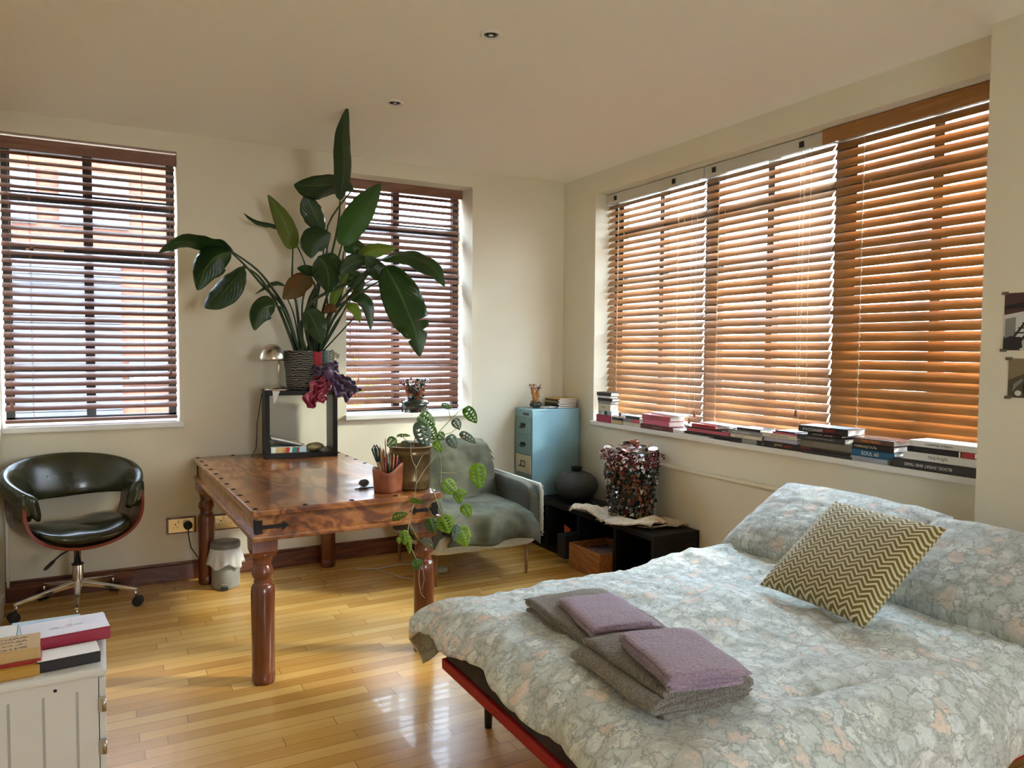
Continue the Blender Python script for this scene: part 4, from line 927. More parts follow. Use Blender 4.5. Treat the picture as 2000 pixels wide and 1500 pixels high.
mb = MB(); rnd = random.Random(21)
for k in range(1500):
    h = rnd.random()**.9; a = rnd.uniform(0, 2*PI); r = .118+.040*h+rnd.uniform(-.01, .030)+(.02 if h > .9 else 0)
    p = sv+Vector((r*math.cos(a), r*math.sin(a), .012+h*.43)); nr = Vector((math.cos(a), math.sin(a), rnd.uniform(-.6, .6)))
    z = math.sin(a*2+h*5)+rnd.uniform(-.9, .9)
    mi = (4 if rnd.random() < .17 else 1) if h > .78 else (rnd.choices((0, 1, 2, 3, 4), (6, 1.3, 2.0, .8, .55))[0] if z > -1 else 3)
    if h < .12 and rnd.random() < .3: mi = 5
    flake(mb, p, nr, rnd.uniform(.009, .021), rnd, mi, rnd.uniform(.2, .9))
mb.open = 1; obj('leaves', mb, leafm, scu, solid=.002)['kind'] = 'stuff'
mb = MB()
for k in range(46):
    a = rnd.uniform(0, 2*PI); r = rnd.uniform(.02, .185); p = sv+Vector((r*math.cos(a), r*math.sin(a), .462+rnd.uniform(-.02, .025)-.15*max(0, r-.12)))
    s_ = rnd.uniform(.016, .034); mb.mi = rnd.choice((1, 4, 1, 4, 3, 1)); n_ = Vector((rnd.uniform(-.4, .4), rnd.uniform(-.4, .4), 1)); a1 = n_.orthogonal().normalized(); b1 = n_.cross(a1).normalized()
    mb.rings([[p+a1*math.cos(2*PI*i/12)*s_*q+b1*math.sin(2*PI*i/12)*s_*q+Vector((0, 0, z_)) for i in range(12)] for q, z_ in ((1, 0), (1, .004))])
mb.mi = 3; mb.lathe([(.0001, .49), (.03, .5), (.034, .51), (.03, .525), (.028, .512)], sv+Vector((.0, -.03, .0)), 16)
obj('petals', mb, leafm, scu)['kind'] = 'stuff'
def twisty(name, lab, cat, c, h, r, cols, seed, n=160, mats=leafm, branches=6):
    c = Vector(c); rt_ = thing(name, lab, cat, c); rnd = random.Random(seed)
    mb = MB(); lump(mb, c+Vector((0, 0, r*.5)), r, r*.8, r*.5, .5, 3, seed); obj('base', mb, mats[cols[0]], rt_)
    mb = MB()
    for k in range(branches):
        a = 2*PI*k/branches+rnd.uniform(-.4, .4); e = c+Vector((r*.8*math.cos(a), r*.6*math.sin(a), h*rnd.uniform(.75, 1.0))); mid = c+Vector((r*.25*math.cos(a), r*.2*math.sin(a), h*.45)); mb.mi = rnd.choice(cols)
        mb.tube([c+Vector((0, 0, r*.3)), mid, (mid+e)/2+Vector((rnd.uniform(-.01, .01), 0, 0)), e], [r*.35, r*.22, r*.16, r*.06], 8)
    obj('branches', mb, mats, rt_)
    mb = MB()
    for k in range(n):
        a = rnd.uniform(0, 6.28); hh = rnd.random(); rr2 = r*(1.0-.9*math.sin(PI*min(hh*1.05, 1))*.55)*rnd.uniform(.7, 1.05)
        flake(mb, c+Vector((rr2*math.cos(a), rr2*.8*math.sin(a), .006+hh*h)), (math.cos(a), math.sin(a), rnd.uniform(-.5, .8)), rnd.uniform(.10, .22)*r, rnd, rnd.choice(cols), rnd.uniform(.3, 1.2))
    mb.open = 1; obj('petals', mb, mats, rt_, solid=.0015)['kind'] = 'stuff'
    return rt_
twisty('glazed_sculpture', 'small dark and cream glazed coral like sculpture on the second window sill', 'sculpture', (-1.26, .065, 1.026), .235, .100, [0, 0, 2, 4, 1, 0, 3], 5, 240)
amber = [mat('black_green_glaze', (.03, .035, .025), .25, coat=.5), mat('amber_glaze', (.55, .20, .03), .25, coat=.5), mat('brown_glaze', (.16, .05, .015), .3, coat=.4), mat('sand_glaze', (.5, .36, .2), .3, coat=.4)]
twisty('glazed_sculpture', 'little amber and black glazed sculpture on top of the blue cabinet', 'sculpture', (-.33, -.13, 1.041), .185, .052, [0, 2, 1, 1, 3, 2], 8, 110, amber, 5)
mb = MB(); mb.box(-.30, -.20, -.20, -.10, 1.041, 1.046); mb.box(-.27, -.19, -.24, -.15, 1.0465, 1.052); tag(obj('paper_scraps', mb, paperwhite), 'white paper scraps beside the amber sculpture on the blue cabinet', 'papers')
z = 1.041
for k, (th_, cov, lab, a, b) in enumerate(((.012, 'maroon', 'maroon book at the bottom of the stack on the blue cabinet', -.20, -.03), (.014, 'black', 'black book second in the stack on the blue cabinet', -.195, -.035), (.012, 'charcoal', 'charcoal book in the middle of the stack on the blue cabinet', -.20, -.03), (.012, 'tan', 'tan book above the charcoal one on the blue cabinet', -.19, -.035), (.012, 'brown', 'brown book second from the top on the blue cabinet', -.195, -.03), (.010, 'kraft', 'light brown book topping the stack on the blue cabinet', -.185, -.04))):
    book(lab, None, .20, .17, th_, (a, -.15, z), math.radians(3*(k % 2)-1), cov, group='books on the blue cabinet', soft=True); z += th_+.0006

# ------------------------------------------------------------------ photographs on the pier
def photo(lab, y0, y1, z0, z1, shapes, base):
    r = thing('photograph', lab, 'photograph', (-.1135, (y0+y1)/2, z0))
    obj('print', B(-.1150, -.1135, y1, y0, z0, z1), base, r)
    for k, (nm, m_, pts) in enumerate(shapes):
        mb = MB(); mb.poly([(-.1151-.0002*k, y0+(y1-y0)*a, z0+(z1-z0)*b) for a, b in pts], (-.0002, 0, 0)); obj(nm, mb, m_, r)
    mb = MB()
    for (a, b) in ((0, 1), (.5, 1), (0, 0), (.5, 0)): mb.box(-.117, -.1152, y0+(y1-y0)*a-.014, y0+(y1-y0)*a+.012, z0+(z1-z0)*b-.006, z0+(z1-z0)*b+.006)
    obj('tape', mb, mat('dark_tape', (.12, .1, .06), .5), r)
ph = {k: mat(k, c, .4) for k, c in (('photo_maroon', (.07, .03, .03)), ('photo_black', (.012, .01, .014)), ('photo_white', (.62, .60, .58)), ('photo_grey', (.22, .22, .2)), ('photo_red', (.25, .04, .03)), ('photo_olive', (.08, .065, .03)), ('photo_sepia', (.22, .17, .09)))}
lad = [('ladder_picture', ph['photo_black'], [(.05, .1), (.10, .1), (.62, .80), (.57, .80)]), ('ladder_picture', ph['photo_black'], [(.22, .1), (.27, .1), (.79, .80), (.74, .80)])]
lad += [('rung_picture', ph['photo_black'], [(.07+.52*f, .15+.7*f-.012), (.25+.52*f, .15+.7*f-.012), (.25+.52*f, .15+.7*f+.012), (.07+.52*f, .15+.7*f+.012)]) for f in (.1, .22, .34, .46, .58, .7, .82)]
photo('colour photograph of a ladder in a dark hall taped to the pier', -3.497, -3.72, 1.508, 1.737, [('wall_picture', ph['photo_white'], [(.0, .25), (.0, .62), (.5, .70), (1, .72), (1, .0), (.3, .0)]), ('wall_picture', ph['photo_grey'], [(.02, .05), (.02, .55), (.2, .58), (.2, .2)]), ('beam_picture', ph['photo_black'], [(0, .72), (0, .78), (1, .95), (1, .72), (.5, .74)])]+lad+[('figure_picture', ph['photo_black'], [(.0, .02), (.0, .2), (.12, .25), (.3, .22), (.33, .05), (.2, .0)]), ('figure_picture', ph['photo_red'], [(.36, .0), (.36, .22), (.42, .26), (.5, .2), (.52, .0)])], ph['photo_maroon'])
photo('dark sepia photograph of a long haired figure taped below the ladder picture', -3.52, -3.70, 1.319, 1.475, [('background_picture', ph['photo_sepia'], [(0, .45), (0, 1), (.5, 1), (.3, .6)]), ('figure_picture', ph['photo_black'], [(.35, .0), (.3, .3), (.42, .55), (.36, .7), (.5, .88), (.8, .92), (1, .7), (1, 0)]), ('face_picture', ph['photo_sepia'], [(.38, .55), (.36, .65), (.42, .78), (.52, .8), (.55, .62), (.48, .52)]), ('disc_picture', ph['photo_white'], [(.22+.07*math.cos(a), .12+.07*math.sin(a)) for a in [2*PI*i/14 for i in range(14)]]), ('sleeve_picture', ph['photo_grey'], [(.1, .15), (.12, .35), (.3, .5), (.32, .45), (.18, .28)])], ph['photo_olive'])

# ------------------------------------------------------------------ white cabinet at the lower left with books
CZ = .55
wc = thing('white_cabinet', 'white painted cabinet with grooved side and rounded top at the lower left', 'cabinet', (-3.57, -2.50, 0))
mb = MB(); mb.box(-3.80, -3.345, -2.705, -2.22, .02, CZ-.028); obj('body', mb, whitewood, wc, bevel=.002)
mb = MB(); mb.box(-3.81, -3.322, -2.735, -2.19, CZ-.028, CZ); obj('top', mb, whitewood, wc, bevel=.012, seg=4)
mb = MB()
for x in (-3.40, -3.485, -3.57, -3.655, -3.74): mb.box(x-.0035, x+.0035, -2.7065, -2.7045, .08, CZ-.07)
obj('grooves', mb, mat('groove_shadow_line_paint', (.45, .44, .41), .6), wc)
mb = MB(); mb.box(-3.343, -3.325, -2.70, -2.23, .04, CZ-.045); d = obj('door', mb, whitewood, wc, bevel=.002)
nickel = mat('old_nickel', (.55, .52, .46), .35, 1)
for z_ in (.43, .30, .13):
    mb = MB(); mb.tube([(-3.330, -2.712, z_-.02), (-3.330, -2.712, z_+.02)], .006, 10); mb.box(-3.345, -3.326, -2.712, -2.704, z_-.022, z_+.022); obj('hinge', mb, nickel, d)
mb = MB(); mb.lathe([(.0001, -.0025), (.004, -.002), (.005, 0)], (-3.455, -2.7055, CZ-.055), 10, axis='y'); obj('screw_hole', mb, blackplastic, wc)
def flatbook(lab, x0, x1, y0, y1, z0, z1, cov, rz=0, spine='-y', extra=None, top=None):
    cx, cy = (x0+x1)/2, (y0+y1)/2; r = thing('book', lab, 'book', (cx, cy, z0), math.radians(rz), 'books on the white cabinet')
    a, b, T_ = (x1-x0)/2, (y1-y0)/2, z1-z0
    mb = MB(); mb.box(-a, a, -b, b, 0, .003); mb.box(-a, a, -b, b, T_-.003, T_)
    if spine == '-y': mb.box(-a, a, -b, -b+.004, .003, T_-.003)
    else: mb.box(a-.004, a, -b, b, .003, T_-.003)
    obj('cover', mb, INK[cov], r, world=False, bevel=.001, seg=1)
    mb = MB(); mb.box(-a+.004, a-.005, -b+.005, b-.004, .003, T_-.003); obj('pages', mb, paper, r, world=False)
    if top: obj('jacket_front', B(-a+.001, a-.001, -b+.001, b-.001, T_, T_+.0008), top, r, world=False)
    return r
artp = speckle('pale_lilac_jacket_art', (.62, .62, .70), (.72, .70, .74), 9, .35, 0); crm = speckle('cream_jacket', (.80, .76, .66), (.84, .82, .76), 5, .4, 0)
flatbook('pale paper sheaf under the white jacketed red book', -3.60, -3.40, -2.51, -2.22, CZ+.001, CZ+.012, 'lightblue')
r = flatbook('large red spined book with a pale picture jacket on the white cabinet', -3.553, -3.318, -2.565, -2.41, CZ+.022, CZ+.062, 'crimson', 7, top=artp)
lettering('title_lettering', 'KISS', paperwhite, r, (-.04, -.02, .0412), (1, .1, 0), (-.1, 1, 0), .03, .09); lettering('spine_lettering', 'KARMA PRESS', redink, r, (-.02, -.0778, .012), (1, 0, 0), (0, 0, 1), .012, .10)
r2 = flatbook('maroon book beneath the red spined book', -3.57, -3.35, -2.56, -2.42, CZ+.0125, CZ+.0215, 'maroon', 4)
flatbook('black book with a plain cream front at the near edge of the cabinet', -3.505, -3.342, -2.690, -2.595, CZ+.001, CZ+.034, 'black', 6, top=crm)
flatbook('ochre book at the very bottom left of the cabinet top', -3.72, -3.495, -2.715, -2.57, CZ+.001, CZ+.03, 'ochre', 3)
flatbook('thin pink red booklet above the ochre book', -3.72, -3.49, -2.69, -2.57, CZ+.0305, CZ+.038, 'red', 2)
rk = flatbook('kraft brown notebook with handwriting on its cover', -3.72, -3.495, -2.680, -2.545, CZ+.0385, CZ+.072, 'kraft', 3)
for k, s_ in enumerate(('What', 'Would', 'You', 'SiiO')):
    lettering('handwriting', s_[::1], mat('pencil_grey', (.12, .11, .1), .7) if k == 0 else bpy.data.materials['pencil_grey'], rk, (.08, .05-.03*k, .0337), (-1, -.1, 0), (.1, -1, 0), .016, .09)
flatbook('black book with a plain white front at the left edge', -3.70, -3.565, -2.51, -2.40, CZ+.0145, CZ+.060, 'black', 2, top=paperwhite)
mb = MB(); mb.box(-3.505, -3.480, -2.735, -2.60, CZ+.0005, CZ+.0012); tag(obj('paper_slip', mb, paperwhite), 'white paper slip between the ochre book and the black book', 'paper')
# ------------------------------------------------------------------ bed
bed = thing('bed', 'low bed with dark striped base, red lower edge and black legs', 'bed', (-1.2, -3.33, 0))
darkf = mat('dark_striped_base_fabric', (.03, .02, .02), .8); t = NT(darkf); wv = t.add('TexWave', bands_direction='Y'); wv.inputs['Scale'].default_value = 22; wv.inputs['Distortion'].default_value = 1; t.link(t.coords(), wv.inputs[0]); t.col(t.ramp(wv.outputs[0], [(.3, (.022, .016, .017)), (.8, (.06, .045, .042))]))
redf = mat('red_base_fabric', (.38, .008, .006), .6)
BX0, BX1, BY0, BY1 = -2.155, -.16, -3.98, -2.56
obj('base', B(BX0, BX1, BY0, BY1, .285, .42), darkf, bed, bevel=.012)
obj('lower_edge', B(BX0-.012, BX1, BY0-.012, BY1+.012, .245, .287), redf, bed, bevel=.006)
for x in (BX0+.16, BX1-.1):
    for y in (BY0+.1, BY1-.06):
        mb = MB(); mb.lathe([(.014, 0), (.015, .004), (.021, .248)], (x, y, 0), 16); obj('leg', mb, blackplastic, bed)
mt = tag(obj('mattress', B(BX0+.01, BX1, BY0+.01, BY1-.01, .421, .50), mat('white_mattress_cloth', (.7, .7, .68), .8), bevel=.03, seg=4), 'white mattress on the bed base, mostly under the duvet', 'mattress')
def floral(name, tone=1.0, sc_=1.0):
    m = mat(name, (.6, .65, .66), .85, sheen=.25); t = NT(m)
    v = t.coords('UV', scale=(sc_, sc_, sc_))
    nz = t.noise(v, 22, 2); d1 = t.mix(.035, v, nz.outputs['Color'], 'LINEAR_LIGHT')
    nz2 = t.noise(v, 70, 2); d2 = t.mix(.018, d1, nz2.outputs['Color'], 'LINEAR_LIGHT')
    def vor(vec, scale, feat='F1', rnd=1):
        n = t.add('TexVoronoi', feature=feat); n.inputs['Scale'].default_value = scale; n.inputs['Randomness'].default_value = rnd; t.link(vec, n.inputs['Vector']); return n
    A = vor(d2, 17); E = vor(d2, 17, 'DISTANCE_TO_EDGE'); E2 = vor(d2, 50, 'DISTANCE_TO_EDGE'); A2 = vor(d2, 50)
    cell = t.add('SeparateColor'); t.link(A.outputs['Color'], cell.inputs[0])
    base = t.ramp(cell.outputs[0], [(0, (.55*tone, .60*tone, .57*tone)), (.30, (.66*tone, .685*tone, .65*tone)), (.52, (.60*tone, .64*tone, .63*tone)), (.74, (.66*tone, .555*tone, .475*tone)), (.88, (.64*tone, .66*tone, .61*tone))], 'CONSTANT')
    c2 = t.add('SeparateColor'); t.link(A2.outputs['Color'], c2.inputs[0])
    base = t.mix(t.ramp(c2.outputs[1], [(.0, 0.0), (.60, 0.0), (.62, .55)]), base, (.44*tone, .47*tone, .44*tone))
    bgm = t.ramp(A.outputs['Distance'], [(.46, 0.0), (.56, .75)])
    base = t.mix(bgm, base, (.42*tone, .45*tone, .42*tone))
    ln = t.ramp(E.outputs['Distance'], [(.018, .78), (.06, 0.0)]); base = t.mix(ln, base, (.25*tone, .275*tone, .25*tone))
    ln2 = t.ramp(E2.outputs['Distance'], [(.02, .5), (.07, 0.0)]); base = t.mix(ln2, base, (.40*tone, .43*tone, .40*tone))
    t.col(base); t.bump(t.noise(v, 12, 4, .6).outputs[0], .35, .012); return m
duv_m = floral('floral_duvet_cotton', 1.32); pil_m = floral('floral_pillow_cotton', 1.02)
rr = random.Random(4)
DX0, DX1, DY0, DY1 = -2.09, -.42, -3.90, -2.64
def wr(a, b):       # wrinkles and puffiness of the duvet, metres
    z = .026*N(a*1.9, b*1.9, 1)+.016*N(a*3.6+4, b*3.6)+.008*N(a*9, b*6, 3)+.004*N(a*20, b*14, 5)
    r1 = 1-abs(N(a*2.2+b*1.1, b*5.5-a*1.5, 8))*2; z += .010*max(0, r1)**4
    r2 = 1-abs(N(a*6, b*2.4+a*2, 12))*2.2; z += .007*max(0, r2)**5
    z += -.016*math.exp(-((b+3.83+.12*(a+1.5))/.02)**2)*math.exp(-((a+1.50)/.22)**2)
    return z
def duvet(u, v):
    # flat cloth coordinates run past the mattress by the overhang
    oF, oN, oH, oR = .205, .30, .02, .36        # foot (−x), near (−y), head, far (+y)
    a = DX0-oF+(DX1+oH-DX0+oF)*u; b = DY0-oN+(DY1+oR-DY0+oN)*v
    ex = max(0, DX0-a); en = max(0, DY0-b); ef = max(0, b-DY1)
    sx = -1 if ex > 0 else 0; sy = -1 if en > 0 else (1 if ef > 0 else 0); ey = max(en, ef)
    o = math.hypot(ex, ey); R = .15
    ca, cb = max(a, DX0), min(max(b, DY0), DY1)
    puff = .010*(1-abs(2*(cb-DY0)/(DY1-DY0)-1)**3)+.055*math.exp(-((cb-DY1)/.10)**2)*math.exp(-((ca+.75)/.5)**2)*.5
    top = .535+puff+wr(a, b)+.045*max(0, 1-abs(ca+.55)/.5)*.4
    if o < 1e-6: return Vector((ca, cb, top))
    dx, dy = sx*ex/o, sy*ey/o
    if o < R*PI/2: h = R*math.sin(o/R); d = R*(1-math.cos(o/R))
    else: h = R; d = R+(o-R*PI/2)
    s_ = cb+(ca-DX0 if ef > 0 else 0)-(ca-DX0 if en > 0 else 0)+.25*math.atan2(ey, ex)*(1 if ef > 0 else -1 if en > 0 else 0)*(1 if ex > 0 else 0)+(.39*(1 if ef > 0 else -1 if en > 0 else 0) if ex <= 0 else 0); edge = s_*4.2
    fold = (.5+.5*math.sin(edge*3.1+2*N(edge, 2)))*min(1, o/.16)
    h += .038*fold*min(1, d/.08)+.012*N(a*7, b*7, 6)
    corner = min(ex, ey)/max(ex, ey, 1e-6)
    h += .085*corner*min(1, o/.2)
    return Vector((ca+dx*h, cb+dy*h, top-d*.95+.012*math.sin(edge*2.3)*min(1, o/.2)))
mb = MB(); mb.grid(duvet, 190, 170, uv=lambda a, b: (a*1.98, b*2.0)); mb.open = 1
dv = obj('duvet', mb, duv_m, solid=.012); tag(dv, 'large duvet in pale blue grey floral cotton covering the bed', 'duvet')
def pillow(name, lab, cat, L_, H_, T_, M_, m_, seed, group=None, conc=.05, uvs=1, pinch=.0, n=44, wr_=.006, parts=None):
    mb = MB()
    for sd in (1, -1):
        def g(u, v, sd=sd):
            x, y = 2*u-1, 2*v-1
            e = (1-abs(x)**2.6)*(1-abs(y)**2.6); th_ = T_/2*max(e, 0)**.42
            X = x*L_/2*(1-conc*(1-abs(x))*0-conc*(1-y*y)*abs(x)**3*0)*(1-conc*(1-y*y)*abs(x)); Y = y*H_/2*(1-conc*(1-x*x)*abs(y))
            q = wr_*N(x*5+seed, y*5, sd)+wr_*.7*max(0, 1-abs(N(x*3+seed, y*9, 4))*3)**2
            rad = math.hypot(x, y); q += wr_*.6*math.sin(math.atan2(y, x)*18+seed)*max(0, rad-.75)
            return M_ @ Vector((X, Y, sd*(th_+q*min(1, e*6))))
        mb.grid(g, n, n, uv=(lambda a, b: (a*L_*uvs, b*H_*uvs)))
    bmesh.ops.remove_doubles(mb.bm, verts=mb.bm.verts, dist=.0004)
    o = obj(name, mb, m_, None); return tag(o, lab, cat, group)
def frame_(org, xdir, ydir):
    x = Vector(xdir).normalized(); y = Vector(ydir); y = (y-x*y.dot(x)).normalized(); z = x.cross(y); m = Matrix.Identity(4)
    for i in range(3): m[i][0], m[i][1], m[i][2], m[i][3] = x[i], y[i], z[i], org[i]
    return m
pillow('pillow', 'floral pillow at the left, leaning on the wall ledge behind the chevron cushion', 'pillow', .84, .54, .19, frame_((-.50, -2.99, .695), (.03, -1, -.01), (.485, .10, .27)), pil_m, 3, conc=.035)
pillow('pillow', 'floral pillow at the right edge of the picture, partly hidden by the chevron cushion', 'pillow', .70, .52, .18, frame_((-.53, -3.70, .685), (-.03, -1, -.01), (.485, 0, .27)), pil_m, 9, conc=.035)
chev = mat('olive_chevron_weave', (.3, .25, .1), .85, sheen=.2); t = NT(chev); v = t.coords('UV'); sp = t.add('SeparateXYZ'); t.link(v, sp.inputs[0])
zig = t.math('PINGPONG', t.math('MULTIPLY', sp.outputs['X'], 1.0), .026)
f = t.math('FRACT', t.math('MULTIPLY', t.math('ADD', sp.outputs['Y'], t.math('MULTIPLY', zig, .85)), 46))
c_ = t.ramp(f, [(.0, (.66, .59, .40)), (.36, (.66, .59, .40)), (.44, (.17, .125, .020)), (.94, (.17, .125, .020)), (1.0, (.66, .59, .40))])
t.col(c_); t.bump(f, .3, .002)
pillow('cushion', 'square olive and cream chevron cushion leaning on the floral pillows', 'cushion', .50, .49, .13, frame_((-.905, -3.405, .735), (-.05, -.50, .0), (.375, -.02, .295)), chev, 5, conc=.06, n=40, wr_=.002)

# ------------------------------------------------------------------ folded towels
taupe = speckle('taupe_terry_towel', (.17, .142, .108), (.33, .285, .225), 150, .95, 1, .012, sheen=.4)
mauve = speckle('mauve_terry_towel', (.33, .235, .32), (.47, .35, .45), 150, .95, 1, .008, sheen=.4)
def towel(lab, org, rz, W_, L_, layers, h, m_, cat='towel', seed=0, group=None, tilt=0):
    """ribbon folded back and forth: folds on the ±x sides, extruded along y"""
    r = thing('folded_towel', lab, cat, org, rz, group)
    path = []; half = W_/2
    for k in range(layers):
        s_ = 1 if k % 2 == 0 else -1; ins = .012*((k*7+seed) % 3)
        for f in [i/14 for i in range(15)]: path.append(((-half+ins+(W_-2*ins)*f)*s_, h*(k+.5), 0))
        if k < layers-1:
            for a in [PI*i/6 for i in range(1, 6)]: path.append((s_*(half-ins+h/2*math.sin(a)*1.0), h*(k+.5)+h/2*(1-math.cos(a)), 0))
    th_ = h*.40; up, dn = [], []
    for i, p in enumerate(path):
        a, b = path[max(i-1, 0)], path[min(i+1, len(path)-1)]; tx, tz = b[0]-a[0], b[1]-a[1]; l = math.hypot(tx, tz) or 1; nx, nz = -tz/l, tx/l
        up.append((p[0]+nx*th_, p[1]+nz*th_)); dn.append((p[0]-nx*th_, p[1]-nz*th_))
    loop = up+dn[::-1]; nY = 26; mb = MB(); T_ = layers*h
    rings = []
    for j in range(nY+1):
        y = -L_/2+L_*j/nY; rg = []
        ed = abs(2*j/nY-1)
        for (x, z) in loop:
            k = max(z, 0)/T_
            zz = z*(1-.10*ed**6)+.010*k*N(x*8+seed, y*8, z*10)+.010*k*math.sin(y*7+seed)*.6-.008*k*(x/half)**2
            rg.append(Vector((x+.010*N(y*7+seed, z*22), y+.016*N(x*7, z*55+seed)*ed**4, zz+.001+.003*N(x*22+seed, y*22, 2)*k)))
        rings.append(rg)
    mb.rings(rings, caps=(True, True)); obj('cloth', mb, m_, r, world=False); return r
def ztop(x, y): return .535+.006+wr(x, y)
t1 = (-1.80, -3.00); t2 = (-1.83, -3.47)
towel('far taupe bath towel folded flat, under the far mauve towel', (-1.855, -3.135, .548), math.radians(-3), .31, .46, 3, .020, taupe, seed=1)
towel('near taupe bath towel, thick with a rolled fold toward the foot of the bed', (-1.935, -3.575, .548), math.radians(-3), .31, .40, 4, .022, taupe, seed=2)
towel('far mauve hand towel on top of the far taupe towel', (-1.865, -3.225, .548+.062), math.radians(-13), .225, .32, 3, .013, mauve, seed=3)
towel('near mauve hand towel on top of the near taupe towel', (-1.945, -3.665, .548+.090), math.radians(-14), .225, .32, 4, .013, mauve, seed=4)

# ------------------------------------------------------------------ tall bird of paradise plant
leaf_m = mat('strelitzia_leaf', (.04, .10, .02), .32, coat=.15); t = NT(leaf_m)
v = t.coords('UV'); sp = t.add('SeparateXYZ'); t.link(v, sp.inputs[0])
ax = t.math('ABSOLUTE', t.math('SUBTRACT', sp.outputs['X'], .5))
vein = t.math('SINE', t.math('MULTIPLY', t.math('ADD', sp.outputs['Y'], t.math('MULTIPLY', ax, -.35)), 150))
base = t.ramp(t.noise(t.coords(), 5, 2).outputs[0], [(.3, (.010, .030, .008)), (.7, (.026, .062, .014))])
c_ = t.mix(t.ramp(ax, [(.0, .9), (.03, 0.0)]), base, (.12, .20, .05)); t.col(c_); t.bump(vein, .25, .003)
tr_ = t.add('BsdfTranslucent'); t.link(t.mix(.5, c_, (.35, .62, .05)), tr_.inputs[0]); mx = t.add('MixShader'); mx.inputs[0].default_value = .30
t.link(t.b.outputs[0], mx.inputs[1]); t.link(tr_.outputs[0], mx.inputs[2]); t.link(mx.outputs[0], t.out.inputs[0])
leaf_y = mat('yellowing_leaf', (.14, .16, .03), .4); thin_trans(leaf_y, .4, (.45, .6, .08))
leaf_b = speckle('browning_leaf', (.16, .06, .015), (.09, .09, .02), 14, .5, .1); thin_trans(leaf_b, .3, (.5, .2, .05))
leaf_l = mat('back_lit_leaf', (.05, .11, .03), .35); thin_trans(leaf_l, .38, (.26, .44, .14))
stem_m = speckle('dark_green_stalk', (.018, .04, .012), (.035, .065, .02), 12, .35, 0)
VIEW = Vector((-.25, -.97, .05)).normalized()
def bez(P_, u):
    n = len(P_)-1; k = u*n; i = min(int(k), n-1); f = k-i
    a, b, c_, d = P_[max(i-1, 0)], P_[i], P_[i+1], P_[min(i+2, n)]
    return .5*((2*b)+(c_-a)*f+(2*a-5*b+4*c_-d)*f*f+(3*b-a-3*c_+d)*f**3)
def leafmesh(mb, mid, wdt, rollv=0, fold=.35, curl=0, wave=.06, peak=.45, seed=0, nu=30, nv=10, skip=None, tips=1.0, asym=0, tear=None):
    mid = [Vector(p) for p in mid]; L_ = sum((mid[i+1]-mid[i]).length for i in range(len(mid)-1))
    def wf_(u):
        x = u**(math.log(.5)/math.log(peak)); return max(.0, math.sin(PI*min(max(x, 0), 1)))**.72*(1-.45*max(0, (u-.62)/.38)**2)
    def fn(u, v):
        p = bez(mid, u); t_ = (bez(mid, min(u+.02, 1))-bez(mid, max(u-.02, 0))).normalized()
        s_ = t_.cross(VIEW); s_ = s_.normalized() if s_.length > .05 else Vector((1, 0, 0)); nn = s_.cross(t_)
        R_ = Matrix.Rotation(math.radians(rollv if not isinstance(rollv, (tuple, list)) else rollv[0]+(rollv[1]-rollv[0])*u), 3, t_); s_ = R_ @ s_; nn = R_ @ nn
        w_ = (2*v-1); h = wdt/2*wf_(u)*(1+asym*w_)
        if tear:
            for (tu, side, dp) in tear:
                if w_*side > 0: h *= 1-dp*math.exp(-((u-tu)/.012)**2)*abs(w_)
        fa = abs(w_)
        q = p+s_*(w_*h*math.cos(fold*fa))+nn*(-fa*h*math.sin(fold)+curl*h*fa*fa+wave*h*math.sin(u*17+w_*3+seed)*fa**2+wave*.8*h*math.sin(u*31+seed*2)*fa**3)
        return q
    mb.grid(fn, nu, nv, uv=lambda a, b: (b, a*L_*1.2), skip=skip); return mb
plant = thing('bird_of_paradise_plant', 'very tall bird of paradise plant with long stalks and drooping paddle leaves', 'plant', pc+Vector((0, 0, .2)))
root = pc+Vector((0, 0, .205))
def SL(stalk, mid, wdt, r=.0075, m_=None, seed=0, off=(0, 0), **k):
    """one leaf: stalk points after the soil, then the midrib"""
    s0 = root+Vector((off[0], off[1], 0)); pts = [s0]+[Vector(p) for p in stalk]+[Vector(mid[0])]
    mb = MB(); n_ = 20; q = [bez(pts, i/n_) for i in range(n_+1)]
    mb.tube(q, [r*1.5*(1-.55*i/n_) for i in range(n_+1)], 7); st = obj('stalk', mb, stem_m, plant)
    mb = MB(); leafmesh(mb, mid, wdt, seed=seed, **k)
    mr = [bez([Vector(p) for p in mid], i/14)-VIEW*(-.001) for i in range(15)]; mb.open = 1
    obj('leaf', mb, m_ or leaf_m, plant, solid=.0012)
SL([(-2.132, -0.250, 1.763), (-2.050, -0.450, 2.014), (-2.031, -0.620, 2.249)], [(-2.040, -0.700, 2.384), (-2.043, -0.800, 2.552), (-2.080, -0.920, 2.711), (-2.085, -1.020, 2.848)], .125, seed=1, rollv=15, fold=.55, off=(.03, .0), peak=.4)
SL([(-2.124, -0.300, 1.761), (-2.048, -0.420, 2.017), (-2.059, -0.500, 2.264)], [(-1.898, -0.500, 2.508), (-2.026, -0.550, 2.505), (-2.174, -0.600, 2.479), (-2.304, -0.660, 2.457)], .17, seed=2, rollv=(-50, -20), fold=.3, off=(.02, -.02), asym=-.3, curl=-.2)
SL([(-2.111, -0.300, 1.761), (-2.069, -0.400, 2.018)], [(-2.078, -0.450, 2.231), (-2.124, -0.470, 2.310), (-2.167, -0.490, 2.381), (-2.188, -0.500, 2.459)], .155, seed=3, rollv=20, off=(.02, -.01))
SL([(-2.198, -0.250, 1.760), (-2.226, -0.250, 1.891)], [(-2.226, -0.270, 2.129), (-2.257, -0.270, 2.230), (-2.313, -0.280, 2.344), (-2.385, -0.300, 2.455)], .14, seed=4, rollv=-8, m_=leaf_y, off=(-.04, .0), fold=.5, peak=.38)
